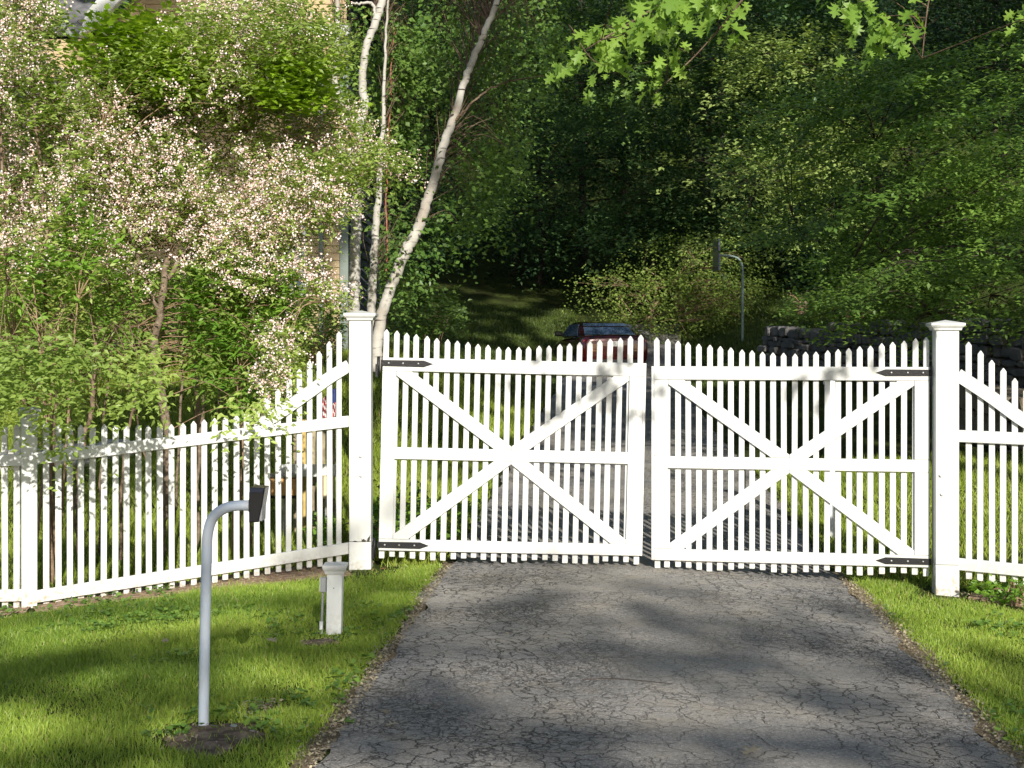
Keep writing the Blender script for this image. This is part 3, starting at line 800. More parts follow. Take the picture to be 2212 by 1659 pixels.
# ------------------------------------------------------------------ red car on the driveway
M_CAR = mat('dark_red_car_paint', (.038, .0015, .0025), rough=.22, spec=.5, metal=.3, coat=1.0)
M_GLASS = mat('sky_blue_glass', (.09, .14, .22), rough=.08, spec=1.0, coat=1.0)  # blue base colour stands in for reflected sky
M_TAIL = mat('red_lamp_plastic', (.30, .01, .01), rough=.15, spec=.6, coat=1.0)
M_RUB = mat('tyre_rubber', (.015, .015, .015), rough=.9)
M_ALLOY = mat('alloy', (.45, .46, .47), rough=.3, metal=.9)
M_PLATE = mat('pale_plate', (.55, .55, .50), rough=.5)
def build_car():
    g = ground_px(1330, 812); X, Y = (1330 - CX) / F * 36.6, 36.6
    t = empty('parked_car', (X, Y, H(X, Y) + .0), 'dark red sedan parked on the driveway beyond the gate, seen from behind', 'car', rz=R(9))
    ys_ = [0, .04, .14, .45, .8, 1.3, 2.0, 2.8, 3.5, 4.1, 4.4, 4.58]
    w_ = [.66, .80, .865, .895, .91, .915, .915, .91, .895, .84, .76, .62]
    t_ = [.86, .99, 1.03, 1.035, 1.02, .97, .95, .95, .92, .84, .76, .62]
    b_ = [.36, .27, .22, .20, .19, .18, .18, .18, .19, .21, .24, .32]
    V = []; Fc = []
    for y, w, zt, zb in zip(ys_, w_, t_, b_):
        hp = [(0, zb), (w * .82, zb), (w * .96, zb + .10), (w, zb + .30), (w * .995, zt - .22), (w * .93, zt - .055), (w * .80, zt - .008), (w * .4, zt + .008), (0, zt + .012)]
        V += [(x, y, z) for x, z in hp] + [(-x, y, z) for x, z in hp[-2:0:-1]]
    k = 16
    for i in range(len(ys_) - 1):
        for j in range(k):
            q = (j + 1) % k; Fc.append([i * k + j, i * k + q, (i + 1) * k + q, (i + 1) * k + j])
    Fc.append(list(range(k))[::-1]); Fc.append([(len(ys_) - 1) * k + j for j in range(k)])
    body = mesh('body', np.array(V), Fc, M_CAR, t, smooth=True)
    m = body.modifiers.new('s', 'SUBSURF'); m.levels = m.render_levels = 2
    # cabin
    lv = [(.96, .50, 3.30, .80), (1.10, .82, 3.02, .75), (1.25, 1.16, 2.68, .675), (1.345, 1.45, 2.40, .60), (1.385, 1.72, 2.15, .48)]
    V = []; Fc = []
    for z, y0, y1, w in lv:
        r = .16; V += [(-w + r * .5, y0, z), (w - r * .5, y0, z), (w, y0 + r, z), (w, y1 - r, z), (w - r * .5, y1, z), (-w + r * .5, y1, z), (-w, y1 - r, z), (-w, y0 + r, z)]
    for i in range(len(lv) - 1):
        for j in range(8):
            q = (j + 1) % 8; Fc.append([i * 8 + j, i * 8 + q, (i + 1) * 8 + q, (i + 1) * 8 + j])
    Fc.append([(len(lv) - 1) * 8 + j for j in range(8)])
    mesh('cabin', np.array(V), Fc, M_CAR, t, smooth=True)
    def panel(name, q, off, m_):
        q = [np.array(p, float) for p in q]; n = np.cross(q[1] - q[0], q[3] - q[0]); n /= np.linalg.norm(n)
        a = [p + n * off for p in q]; bb = [p - n * .01 for p in q]
        return mesh(name, np.array(a + bb), [[0, 1, 2, 3], [7, 6, 5, 4], [0, 4, 5, 1], [1, 5, 6, 2], [2, 6, 7, 3], [3, 7, 4, 0]], m_, t)
    panel('rear_window', [(-.66, .60, 1.005), (.66, .60, 1.005), (.55, 1.36, 1.318), (-.55, 1.36, 1.318)], .012, M_GLASS)
    panel('windscreen', [(.68, 3.2, 1.0), (-.68, 3.2, 1.0), (-.55, 2.5, 1.315), (.55, 2.5, 1.315)], .012, M_GLASS)
    for s in (-1, 1):
        q = [(s * .795, .85, 1.0), (s * .795, 3.0, 1.0), (s * .64, 2.50, 1.30), (s * .64, 1.40, 1.30)]
        if s < 0: q = q[::-1]
        panel('side_window', q, .012, M_GLASS)
    MB().box(-.70, .70, -.005, .05, 1.025, 1.05, .006, xf=lambda v: (v[0], v[1] + .06 + .10 * (v[0] / .8) ** 2, v[2] - .03 * (v[0] / .7) ** 2)).build('spoiler', M_CAR, t)
    for s in (-1, 1):
        MB().box(.42, .80, -.02, .02, .80, .90, .01, xf=lambda v: (s * v[0], v[1] + .07 + .16 * max(0, v[0] - .6), v[2] + .02 * (v[0] - .4))).build('tail_light', M_TAIL, t)
        MB().box(.80, 1.00, 2.55, 2.68, 1.00, 1.13, .03, xf=lambda v: (s * (v[0] + .04), v[1], v[2])).build('wing_mirror', M_BLACK, t)
    MB().box(-.19, .19, -.022, -.008, .74, .87, .003, xf=lambda v: (v[0], v[1] + .012, v[2])).build('number_plate', M_PLATE, t)
    MB().box(-.62, .62, -.012, .03, .27, .42, .01).build('bumper', M_BLACK, t)
    MB().add([(0, 1.75, 1.38), (.02, 1.85, 1.38), (-.02, 1.85, 1.38), (0, 1.86, 1.45)], [[0, 1, 3], [1, 2, 3], [2, 0, 3], [2, 1, 0]]).build('roof_antenna', M_BLACK, t)
    for x in (-.80, .80):
        for y in (.85, 3.62):
            wh = MB().tube([(x - .10, y, .32), (x - .09, y, .32), (x + .09, y, .32), (x + .10, y, .32)], [.28, .32, .32, .28], 24).build('wheel', M_RUB, t)
            MB().tube([(x - .105, y, .32), (x + .105, y, .32)], .19, 20).build('rim', M_ALLOY, wh)
build_car()

# ------------------------------------------------------------------ house
M_SIDE = mat('tan_clapboard', (.42, .32, .19), rough=.75, spec=.2, noise=((.33, .25, .15), 3, .4, .65))
M_TRIMG = mat('grey_green_trim', (.15, .18, .16), rough=.6)
M_TRIMW = mat('white_trim', (.72, .73, .72), rough=.5)
M_ROOF = mat('grey_shingle', (.085, .088, .095), rough=.9, noise=((.13, .13, .135), 12, .4, .6), bump=.8, bscale=20)
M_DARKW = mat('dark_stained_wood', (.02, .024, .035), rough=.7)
HY = 22.0
house = empty('house', (-5, HY, 1.2), 'tan clapboard house with white trim and grey roof behind the shrubs', 'house')
def hl(p): return (p[0] + 5, p[1] - HY, p[2] - 1.2)
def siding(name, pts_fn, z0, z1, y, parent, m, step=.108):
    """horizontal lapped boards between x limits given per height"""
    V = []; Fc = []; z = z0
    while z < z1 - 1e-6:
        zt = min(z + step, z1); (a0, b0), (a1, b1) = pts_fn(z), pts_fn(zt); k = len(V)
        V += [hl((a0, y - .022, z)), hl((b0, y - .022, z)), hl((b1, y - .004, zt)), hl((a1, y - .004, zt)), hl((a0, y, z)), hl((b0, y, z))]
        Fc += [[k, k + 1, k + 2, k + 3], [k + 4, k + 5, k + 1, k]]; z += step
    return mesh(name, np.array(V), Fc, m, parent)
HX1 = -2.46
siding('wall', lambda z: (-7.6, HX1), .9, 6.02, HY, house, M_SIDE)
siding('gable_wall', lambda z: (max(-6.3 + (z - 6.0) * 1.1, -6.3), HX1), 6.22, 9.0, HY + .01, house, M_SIDE)
def hbox(name, x0, x1, y0, y1, z0, z1, m, parent=house, bev=.006, xf=None):
    a = hl((x0, y0, z0)); b_ = hl((x1, y1, z1))
    return MB().box(a[0], b_[0], a[1], b_[1], a[2], b_[2], bev, xf).build(name, m, parent)
hbox('corner_board', HX1 - .10, HX1 + .03, HY - .05, HY - .025, .8, 6.0, M_TRIMG)
hbox('frieze_board', -6.1, HX1 + .06, HY - .20, HY + .02, 6.03, 6.21, M_TRIMW)
# rake board climbing to the right
MB().prism([(hl(P(188, 92, HY))[0], hl(P(188, 92, HY))[2]), (hl(P(225, 70, HY))[0], hl(P(225, 70, HY))[2]), (hl(P(330, -40, HY))[0], hl(P(330, -40, HY))[2]), (hl(P(290, -60, HY))[0], hl(P(290, -60, HY))[2]), (hl(P(205, 40, HY))[0], hl(P(205, 40, HY))[2])], -.45, -.30, .01).build('rake_board', M_TRIMW, house)
# main roof slab behind and left
def quad_slab(name, pts, th, m, parent):
    p = [np.array(hl(q)) for q in pts]; n = np.cross(p[1] - p[0], p[3] - p[0]); n /= np.linalg.norm(n); b_ = [q - n * th for q in p]
    return mesh(name, np.array(p + b_), [[0, 1, 2, 3], [7, 6, 5, 4], [0, 4, 5, 1], [1, 5, 6, 2], [2, 6, 7, 3], [3, 7, 4, 0]], m, parent)
quad_slab('roof', [P(60, 120, 22.4), P(215, 120, 22.4), P(215, -30, 25), P(60, -30, 25)], .12, M_ROOF, house)
quad_slab('roof', [(-6.3, HY - .1, 6.1), (-9.5, HY - .1, 6.6), (-9.5, HY + 4, 9.5), (-6.3, HY + 4, 9.5)][::-1], .12, M_ROOF, house)
quad_slab('porch_roof', [P(20, 215, 20.6), P(190, 215, 20.6), P(170, 165, 22), P(60, 165, 22)], .10, M_ROOF, house)
siding('wing_wall', lambda z: (-9.5, -7.6), .9, 6.1, HY - .6, house, M_SIDE)
MB().tube([hl(P(98, 8, 21.9)), hl(P(190, 122, 21.9))], .035, 6).build('gutter', M_TRIMG, house)
# dark slatted side of the house going back
V = []; Fc = []
z = .8
while z < 7.5:
    k = len(V); V += [hl((HX1 + .02, HY, z)), hl((HX1 + .02, HY + 7, z)), hl((HX1 - .01, HY + 7, z + .14)), hl((HX1 - .01, HY, z + .14))]
    Fc.append([k, k + 1, k + 2, k + 3]); z += .15
mesh('side_wall', np.array(V), Fc, M_DARKW, house)
quad_slab('side_roof', [(HX1 + .35, HY - .3, 6.9), (HX1 + .35, HY + 7, 6.9), (HX1 - 3.5, HY + 7, 10.2), (HX1 - 3.5, HY - .3, 10.2)], .12, M_ROOF, house)
# lattice under the side deck
lat = MB()
for i in range(-6, 9):
    x0, x1 = HX1 + .06, HX1 + .62; z0 = 1.3 + i * .13
    for (pa, pb) in (((x0, z0 + .56), (x1, z0)),):
        za, zb_ = min(pa[1], 2.6), max(pb[1], 1.2)
        if za <= zb_: continue
        xa = x0 + (pa[1] - za); xb = x1 - (zb_ - pb[1])
        if xb <= xa: continue
        lat.tube([hl((xa, HY - .12, za)), hl((xb, HY - .12, zb_))], .014, 4)
lat.build('lattice', M_DARKW, house)
w = hbox('window_frame', -3.85, -3.05, HY - .06, HY - .028, 2.2, 3.5, M_TRIMW)
hbox('pane', -3.78, -3.12, HY - .068, HY - .0615, 2.27, 3.43, M_GLASS, parent=w, bev=.001)
hbox('downpipe', -2.86, -2.80, HY - .09, HY - .03, 1.0, 6.0, M_TRIMG)

# ------------------------------------------------------------------ basketball hoop by the drive
bh = P(1603, 758, 39.5); bh[2] = H(bh[0], bh[1])
t = empty('basketball_hoop', tuple(bh), 'grey-green bent pole of a basketball hoop, backboard seen edge-on, beside the driveway end', 'basketball hoop')
M_HOOP = mat('grey_green_metal', (.16, .22, .21), rough=.5, metal=.2)
pts = [P(1603.5, 762, 39.5), P(1604, 660, 39.5), P(1604, 590, 39.5), P(1601, 568, 39.5), P(1592, 557, 39.5), P(1573, 552.5, 39.5), P(1552, 552, 39.5)]
s = spline(pts, 5); s[0][2] = bh[2] - .2
MB().tube([p - bh for p in s], .034, 10).build('pole', M_HOOP, t, smooth=True)
c = P(1548, 552, 39.5) - bh
MB().box(c[0] - .035, c[0] + .025, -.55, .55, c[2] - .42, c[2] + .42, .02).build('backboard', mat('dark_backboard', (.05, .06, .09), rough=.3), t)
rp = [(c[0] - .26 + .22 * math.cos(a), .22 * math.sin(a), c[2] - .33) for a in np.linspace(0, 2 * math.pi, 20)]
MB().tube(rp, .01, 6).build('rim', mat('rusty_rim', (.12, .06, .03), rough=.6), t)

# ------------------------------------------------------------------ stone walls
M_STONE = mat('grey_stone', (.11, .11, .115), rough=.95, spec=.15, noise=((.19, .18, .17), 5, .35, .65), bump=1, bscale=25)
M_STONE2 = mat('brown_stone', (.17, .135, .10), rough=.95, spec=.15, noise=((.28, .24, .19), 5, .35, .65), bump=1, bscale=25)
def stone_wall(name, label, p0, p1, z0a, z0b, hgt0, hgt1, m, seed, size=.28, depth=.45):
    rg = np.random.default_rng(seed); mb = MB(); p0 = np.array(p0, float); p1 = np.array(p1, float); L = np.linalg.norm(p1 - p0); D = (p1 - p0) / L; Nn = np.array([D[1], -D[0]])
    if Nn[1] > 0: Nn = -Nn
    u_ = 0
    zmax = max(hgt0, hgt1); z = -.1
    while z < zmax:
        hh = size * rg.uniform(.35, .75); u_ = -rg.uniform(0, size)
        while u_ < L:
            ww = size * rg.uniform(.6, 1.6); tcen = min(max((u_ + ww / 2) / L, 0), 1); gz = z0a + (z0b - z0a) * tcen; hm = hgt0 + (hgt1 - hgt0) * tcen
            if z + hh * .5 < hm + rg.uniform(-.06, .03):
                n = 7; a = np.sort(rg.uniform(0, 2 * math.pi, n)) if False else np.linspace(0, 2 * math.pi, n, endpoint=False) + rg.normal(0, .18, n)
                cx_, cz_ = u_ + ww / 2, z + hh / 2 + rg.normal(0, .01)
                pts = [(cx_ + ww * .52 * np.sign(math.cos(q_)) * abs(math.cos(q_)) ** .6 * rg.uniform(.85, 1.02), cz_ + hh * .52 * np.sign(math.sin(q_)) * abs(math.sin(q_)) ** .6 * rg.uniform(.85, 1.05)) for q_ in a]
                fr_ = rg.uniform(-.05, .05)
                mb.prism(pts, -.02 + fr_, depth, .018, xf=lambda v: (p0[0] + D[0] * v[0] - Nn[0] * v[1], p0[1] + D[1] * v[0] - Nn[1] * v[1], gz + v[2]))
            u_ += ww * .98
        z += hh * .93
    o = mb.build(name, m); tag(o, label, 'stone wall'); return o
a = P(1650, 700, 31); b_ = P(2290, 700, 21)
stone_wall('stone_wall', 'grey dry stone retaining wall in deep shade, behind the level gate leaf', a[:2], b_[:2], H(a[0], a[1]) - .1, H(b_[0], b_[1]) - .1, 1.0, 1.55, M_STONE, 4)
a = P(2080, 700, 19); b_ = P(2400, 700, 14.5)
stone_wall('boulder_wall', 'low wall of brown boulders behind the fence beyond the bolt-headed post', a[:2], b_[:2], H(a[0], a[1]) - .1, H(b_[0], b_[1]) - .1, .85, .75, M_STONE2, 8, size=.5, depth=.6)
a = P(-120, 950, 14.3); b_ = P(300, 950, 14.9)
stone_wall('stone_edging', 'low pale stone edging in the lawn behind the short shaded fence post', a[:2], b_[:2], H(a[0], a[1]) - .02, H(b_[0], b_[1]) - .02, .30, .26, mat('pale_stone', (.30, .29, .26), rough=.9, noise=((.42, .40, .36), 6, .4, .6), bump=1, bscale=25), 12, size=.35, depth=.3)

# flower pot on the wall and a plank box
pp = P(1729, 679, 28.6)
t = empty('flower_pot', tuple(pp), 'clay flower pot with a sparse dark plant, standing on the grey stone wall', 'flower pot')
V = []; Fc = []; prof = [(.02, 0), (.085, 0), (.10, .03), (.15, .19), (.175, .205), (.18, .25), (.155, .25), (.15, .22), (.02, .21)]
for r_q, z_q in prof:
    for j in range(20):
        an = 2 * math.pi * j / 20; V.append((r_q * math.cos(an), r_q * math.sin(an), z_q))
for i in range(len(prof) - 1):
    for j in range(20):
        q_ = (j + 1) % 20; Fc.append([i * 20 + j, i * 20 + q_, (i + 1) * 20 + q_, (i + 1) * 20 + j])
mesh('pot', np.array(V), Fc, mat('clay', (.20, .12, .08), rough=.85, noise=((.28, .20, .15), 8, .4, .6)), t, smooth=True)
rg = np.random.default_rng(3); mb = MB()
for i in range(6):
    an = rg.uniform(0, 6.28); mb.tube(spline([(0, 0, .2), (.10 * math.cos(an), .1 * math.sin(an), .33), (.25 * math.cos(an), .25 * math.sin(an), .42 + rg.uniform(-.05, .08))], 3), .006, 5)
mb.build('stems', M_CANE, t)
p2 = P(1846, 675, 27)
t = empty('planter_box', tuple(p2 - np.array([0, 0, .1])), 'small red-brown wooden planter edge on the grey stone wall', 'planter')
mw = mat('red_brown_wood', (.12, .06, .035), rough=.8)
MB().box(-.15, .15, -.02, 0, 0, .14).build('board', mw, t); MB().box(-.15, .15, .28, .30, 0, .14).build('board', mw, t)
MB().box(-.17, -.1505, -.02, .30, 0, .14).build('board', mw, t); MB().box(.1505, .17, -.02, .30, 0, .14).build('board', mw, t)

# ------------------------------------------------------------------ things behind the fence beside the chipped gate post
M_PLANK = mat('weathered_plank', (.20, .16, .10), rough=.9, noise=((.34, .29, .19), 10, .4, .62), bump=1, bscale=50)
M_PLANKY = mat('yellow_new_plank', (.48, .36, .13), rough=.75, noise=((.40, .29, .10), 14, .4, .6))
M_OCHRE = mat('orange_wood', (.58, .33, .13), rough=.6, noise=((.48, .24, .08), 12, .4, .62))
M_CREAM = mat('pale_cream_wood', (.66, .52, .32), rough=.6)
dd = 12.2
xs_ = [(636, 642.5), (648.5, 661), (668, 682), (688, 703), (710, 724)]
for i, (xa, xb) in enumerate(xs_):
    p = P((xa + xb) / 2, 1000, dd + (.02 if i % 2 else 0)); wdt = max((xb - xa) / F * dd / 2, .022)
    zt_ = P(0, 914 - (i * 7) % 9, dd)[2]; gz = H(p[0], p[1])
    o = MB().box(-wdt, wdt, -.012, .012, -.1, zt_ - gz, .004, xf=lambda v: (v[0] + .002 * math.sin(v[2] * 9), v[1], v[2])).build('wooden_stake', M_PLANKY if i == 1 else M_PLANK)
    o.location = (p[0], p[1], gz)
    lb = ['narrow rough grey stake, farthest from the chipped gate post', 'smooth yellow new timber stake behind the picket fence', 'brown weathered stake next after the yellow one towards the chipped gate post', 'mossy green-brown stake between two brown ones', 'dark cracked brown stake nearest the chipped gate post'][i]
    tag(o, lb, 'stake', 'wooden stakes behind the fence')
p = P(662, 1016, 12.0); gz = H(p[0], p[1])
t = empty('white_crossboard', (p[0], p[1], gz), 'white horizontal board on two thin legs behind the fence, above the wooden boxes', 'board')
hw = 64 / F * 12.0
MB().box(-hw, hw, -.012, .012, P(0, 1029.5, 12)[2] - gz, P(0, 1003, 12)[2] - gz).build('board', M_PAINT, t)
for sx in (-hw + .07, hw - .07):
    MB().box(sx - .018, sx + .018, .0125, .045, -.1, P(0, 1005, 12)[2] - gz).build('leg', M_PLANK, t)
def wbox(cx, cy, wpx, hpx, m, label, frame=True, d=11.9):
    p = P(cx, cy + hpx / 2, d); t = empty('wooden_box', (p[0], p[1], p[2]), label, 'box', 'wooden boxes under the white board')
    w_, h_ = wpx / F * d / 2, hpx / F * d
    MB().box(-w_, w_, -.05, .05, .008, h_).build('front', m, t)
    if frame:
        MB().box(-w_ - .014, -w_ - .001, -.055, .055, -.004, h_ + .01).build('frame', M_IRON, t)
        MB().box(w_ + .001, w_ + .014, -.055, .055, -.004, h_ + .01).build('frame', M_IRON, t)
        MB().box(-w_ - .014, w_ + .014, -.055, .055, -.016, -.0045).build('base', M_IRON, t)
        MB().box(-w_ - .010, w_ + .010, -.05, .05, h_ + .011, h_ + .035).build('lid', M_STEEL, t)
    gz = H(p[0], p[1])
    MB().box(-.012, .012, -.012, .012, gz - p[2] - .1, -.017 if frame else .007).build('leg', M_STEEL, t)
wbox(614, 1052, 56, 38, M_OCHRE, 'orange wooden box in a dark metal frame, hanging under the white board')
wbox(705, 1053, 34, 50, M_CREAM, 'pale cream wooden box without a frame, nearest the chipped gate post', False)
# little flag on a stick
p = P(727, 900, 12.6); gz = H(p[0], p[1])
t = empty('small_flag', (p[0], p[1], gz), 'small drooping flag with red and white stripes and blue corner behind the fence', 'flag')
MB().tube([(0, 0, -.1), (0, 0, P(0, 832, 12.6)[2] - gz)], .005, 6).build('stick', M_PLANK, t)
mf = bpy.data.materials.new('flag_cloth'); mf.use_nodes = True
stripes = [mat('flag_red', (.42, .02, .03), .8), mat('flag_white', (.65, .64, .62), .8), mat('flag_blue', (.03, .05, .18), .8)]
V = []; Fc = []; mi = []; nu, nv = 12, 14; zt_ = P(0, 838, 12.6)[2] - gz
for i in range(nu + 1):
    for j in range(nv + 1):
        u_, v_ = i / nu, j / nv
        V.append((-.005 - .135 * u_ * (1 - .25 * v_), .03 * math.sin(u_ * 11 + v_ * 2) + .012, zt_ - .05 * u_ - v_ * .235 - .07 * u_ * u_))
for i in range(nu):
    for j in range(nv):
        Fc.append([i * (nv + 1) + j, (i + 1) * (nv + 1) + j, (i + 1) * (nv + 1) + j + 1, i * (nv + 1) + j + 1]); mi.append(2 if (i < 5 and j < 7) else (i + j // 2) % 2)
o = mesh('flag_cloth', np.array(V), Fc, stripes, t)
for pl, k in zip(o.data.polygons, mi): pl.material_index = k
sd = o.modifiers.new('s', 'SOLIDIFY'); sd.thickness = .0015
# white lamp-like post and low wire behind the level gate leaf
p = P(1797, 1000, 12.3); gz = H(p[0], p[1])
t = empty('capped_post', (p[0], p[1], gz), 'slim white capped post standing behind the level gate leaf', 'post')
zt_ = P(0, 836, 12.3)[2] - gz
MB().box(-.042, .042, -.042, .042, -.15, zt_).build('shaft', M_PAINT2, t); mb = MB(); cap_mesh(mb, 0, 0, zt_ - .005, .12); mb.build('cap', M_PAINT2, t)
t = empty('wire_line', (p[0], p[1] - .1, gz), 'low dark wire with small white insulators behind the level gate leaf', 'wire')
zz = P(0, 996, 12.2)[2] - gz
MB().tube(spline([(-.75, 0, zz - .01), (0, 0, zz), (.7, .02, zz - .012)], 8), .0035, 6).build('wire', M_IRON, t)
for x_ in (-.17, -.02, .45, .62):
    MB().tube([(x_ - .014, 0, zz), (x_ + .014, 0, zz)], [.011, .011], 8).build('insulator', M_PAINT, t)
for x_ in (-.74, .69):
    MB().tube([(x_, .01, -.15), (x_, .01, zz + .03)], .008, 6).build('rod', M_IRON, t)

# ------------------------------------------------------------------ shrubs and trees
def crown(name, parts, m, parent=None, tpl=T_LEAF, W=1.0, tint=None):
    Pp = np.vstack([p[0] for p in parts]); D = np.vstack([p[1] for p in parts]); N = np.vstack([p[2] for p in parts]); S = np.concatenate([p[3] for p in parts])
    if tint is None:
        tint = .6 * vnoise(Pp, 1.3, 17) + .4 * rng.random(len(Pp))
    return scatter(name, tpl, Pp, D, N, S, m, parent, W, tint)

def canes(specs, rg, wob=.006):
    return [limb(sp, wob=wob, rg=rg) for sp in specs]

def twig_part(name, C, limbs, m, parent, rg, r0=.005, frac=1.0, sag=.15):
    V, Fc = twigs_to(C, limbs, rg, r0, frac, sag)
    return mesh(name, np.array(V), np.array(Fc), m, parent, smooth=True)

def plant(name, label, cat, base, group=None):
    return empty(name, tuple(base), label, cat, group)

def localise(root):
    """children were built in world space: shift them to their thing's base"""
    for o in [c for c in bpy.data.objects if c.parent == root]:
        off = root.location.copy(); o.data.transform(Matrix.Translation(-off))

rg = np.random.default_rng(21)
# --- A: flowering shrub, right part
POLY_A = [(170, 200), (240, 130), (330, 95), (420, 40), (520, 10), (640, 20), (710, 70), (748, 115), (730, 150), (650, 165), (630, 215), (720, 235), (800, 285), (790, 320), (740, 335), (755, 420), (742, 470), (640, 505), (600, 560), (570, 640), (520, 650), (420, 600), (330, 615), (230, 560), (160, 420)]
baseA = np.array([P(350, 1180, 10.9)[0], 10.9, 0.]); baseA[2] = H(baseA[0], baseA[1])
tA = plant('flowering_shrub', 'tall shrub covered in pink-white flowers, one thick twisted brown stem, behind the swooping fence', 'shrub', baseA)
limA = canes([
    [(346, 1200, 10.9, .034), (353, 1100, 10.9, .034), (361, 1005, 10.9, .033), (362, 930, 10.9, .033), (350, 860, 10.9, .033), (334, 790, 10.9, .032), (333, 740, 10.9, .030), (346, 680, 10.9, .028), (355, 600, 10.9, .026), (372, 500, 11.3, .018), (390, 400, 11.6, .012), (400, 250, 11.7, .007)],
    [(355, 610, 10.9, .020), (420, 520, 11.3, .014), (500, 430, 11.6, .010), (600, 330, 11.6, .007), (720, 260, 11.3, .004)],
    [(346, 680, 10.9, .018), (300, 560, 10.8, .013), (260, 430, 10.8, .009), (220, 280, 10.9, .005)],
    [(372, 500, 11.3, .012), (450, 360, 11.8, .009), (560, 220, 11.7, .007), (640, 120, 11.2, .005), (740, 125, 11.2, .003)],
    [(425, 1190, 11.2, .014), (428, 1050, 11.2, .014), (436, 900, 11.2, .013), (452, 760, 11.2, .012), (480, 600, 11.2, .010), (540, 450, 11.2, .007), (640, 470, 11.2, .004)],
    [(455, 1190, 11.3, .011), (462, 980, 11.3, .011), (476, 840, 11.3, .010), (505, 700, 11.3, .009), (560, 560, 11.3, .006), (640, 520, 11.2, .004), (700, 620, 11.0, .003)],
    [(372, 1190, 11.4, .010), (390, 900, 11.4, .010), (395, 740, 11.4, .009), (380, 560, 11.4, .007), (340, 400, 11.4, .005)],
    [(640, 500, 11.0, .006), (672, 570, 10.9, .005), (712, 650, 10.8, .003)],
], rg)
bark('stems', limA, mat('twisted_brown_bark', (.115, .085, .06), rough=.95, noise=((.22, .17, .125), 25, .4, .65), bump=1, bscale=70), tA)
CA = fill(POLY_A, 10.75, 12.1, 3500, rg, 1.9, .38, 31)
CA = np.vstack([CA, fill([(590, 170), (700, 190), (770, 230), (760, 340), (640, 340), (590, 260)], 11.8, 12.7, 260, rg, 1.9, .30, 4), fill([(600, 560), (700, 600), (740, 660), (700, 655), (640, 600)], 10.7, 11.2, 40, rg, 1, 0, 3), fill([(560, 700), (620, 690), (640, 760), (600, 830), (600, 900), (550, 900)], 10.3, 11.0, 130, rg, 2, .2, 3), fill([(700, 300), (860, 330), (850, 420), (780, 400), (720, 420)], 11.2, 12.2, 120, rg, 2, .3, 3)])
cenA = P(400, 620, 11.2)
AX = unit(unit(CA - cenA) * np.array([1, .8, .7]) + rg.normal(0, .45, CA.shape) + np.array([0, -.35, .05]))
parts = [sprays(CA, AX, .26, 12, .056, rg, droop=.35, flat=.55)]
crown('foliage', [q[:4] for q in parts], L_SHRUB, tA, W=.85)
twig_part('twigs', CA[rg.random(len(CA)) < .12], limA, M_CANE, tA, rg, .0045)
# blossoms run in strings along the arching tips
fc = vnoise(CA, 1.4, 77) + rg.normal(0, .14, len(CA)); pxs = CA[:, 0] / CA[:, 1] * F + CX; pys = HZ - (CA[:, 2] - CZ) / CA[:, 1] * F
dens = np.exp(-((pxs - 430) / 330) ** 2 - ((pys - 400) / 250) ** 2)
sel = CA[(fc + dens * .26) > .55]
sax = AX[(fc + dens * .26) > .55]
def blossoms(parent, C, A, rg, n1=7, n2=5, fsz=.0150, bsz=.011, fwd=.08):
    p, d, nn, s_, idx = sprays(C, A, .24, n1, .02, rg, droop=.25, jit=.035)
    p = p + np.array([0, -fwd, .02])
    p = np.repeat(p, n2, 0) + rg.normal(0, .014, (len(p) * n2, 3)) * np.array([1, 1, 1.])
    D = unit(rg.normal(0, .6, p.shape) + np.array([.1, -.7, .1])); N = rg.normal(0, 1, p.shape)
    k = rg.random(len(p)) < .5
    scatter('flowers', T_FLOWER, p[k], D[k], N[k], fsz * rg.uniform(.7, 1.2, k.sum()), L_FLOWER, parent, 1, rg.random(k.sum()) ** 1.6)
    scatter('buds', T_LEAF, p[~k], D[~k], N[~k], bsz * rg.uniform(.8, 1.4, (~k).sum()), L_BUD, parent, 1.6)
blossoms(tA, sel, sax, rg)
localise(tA)

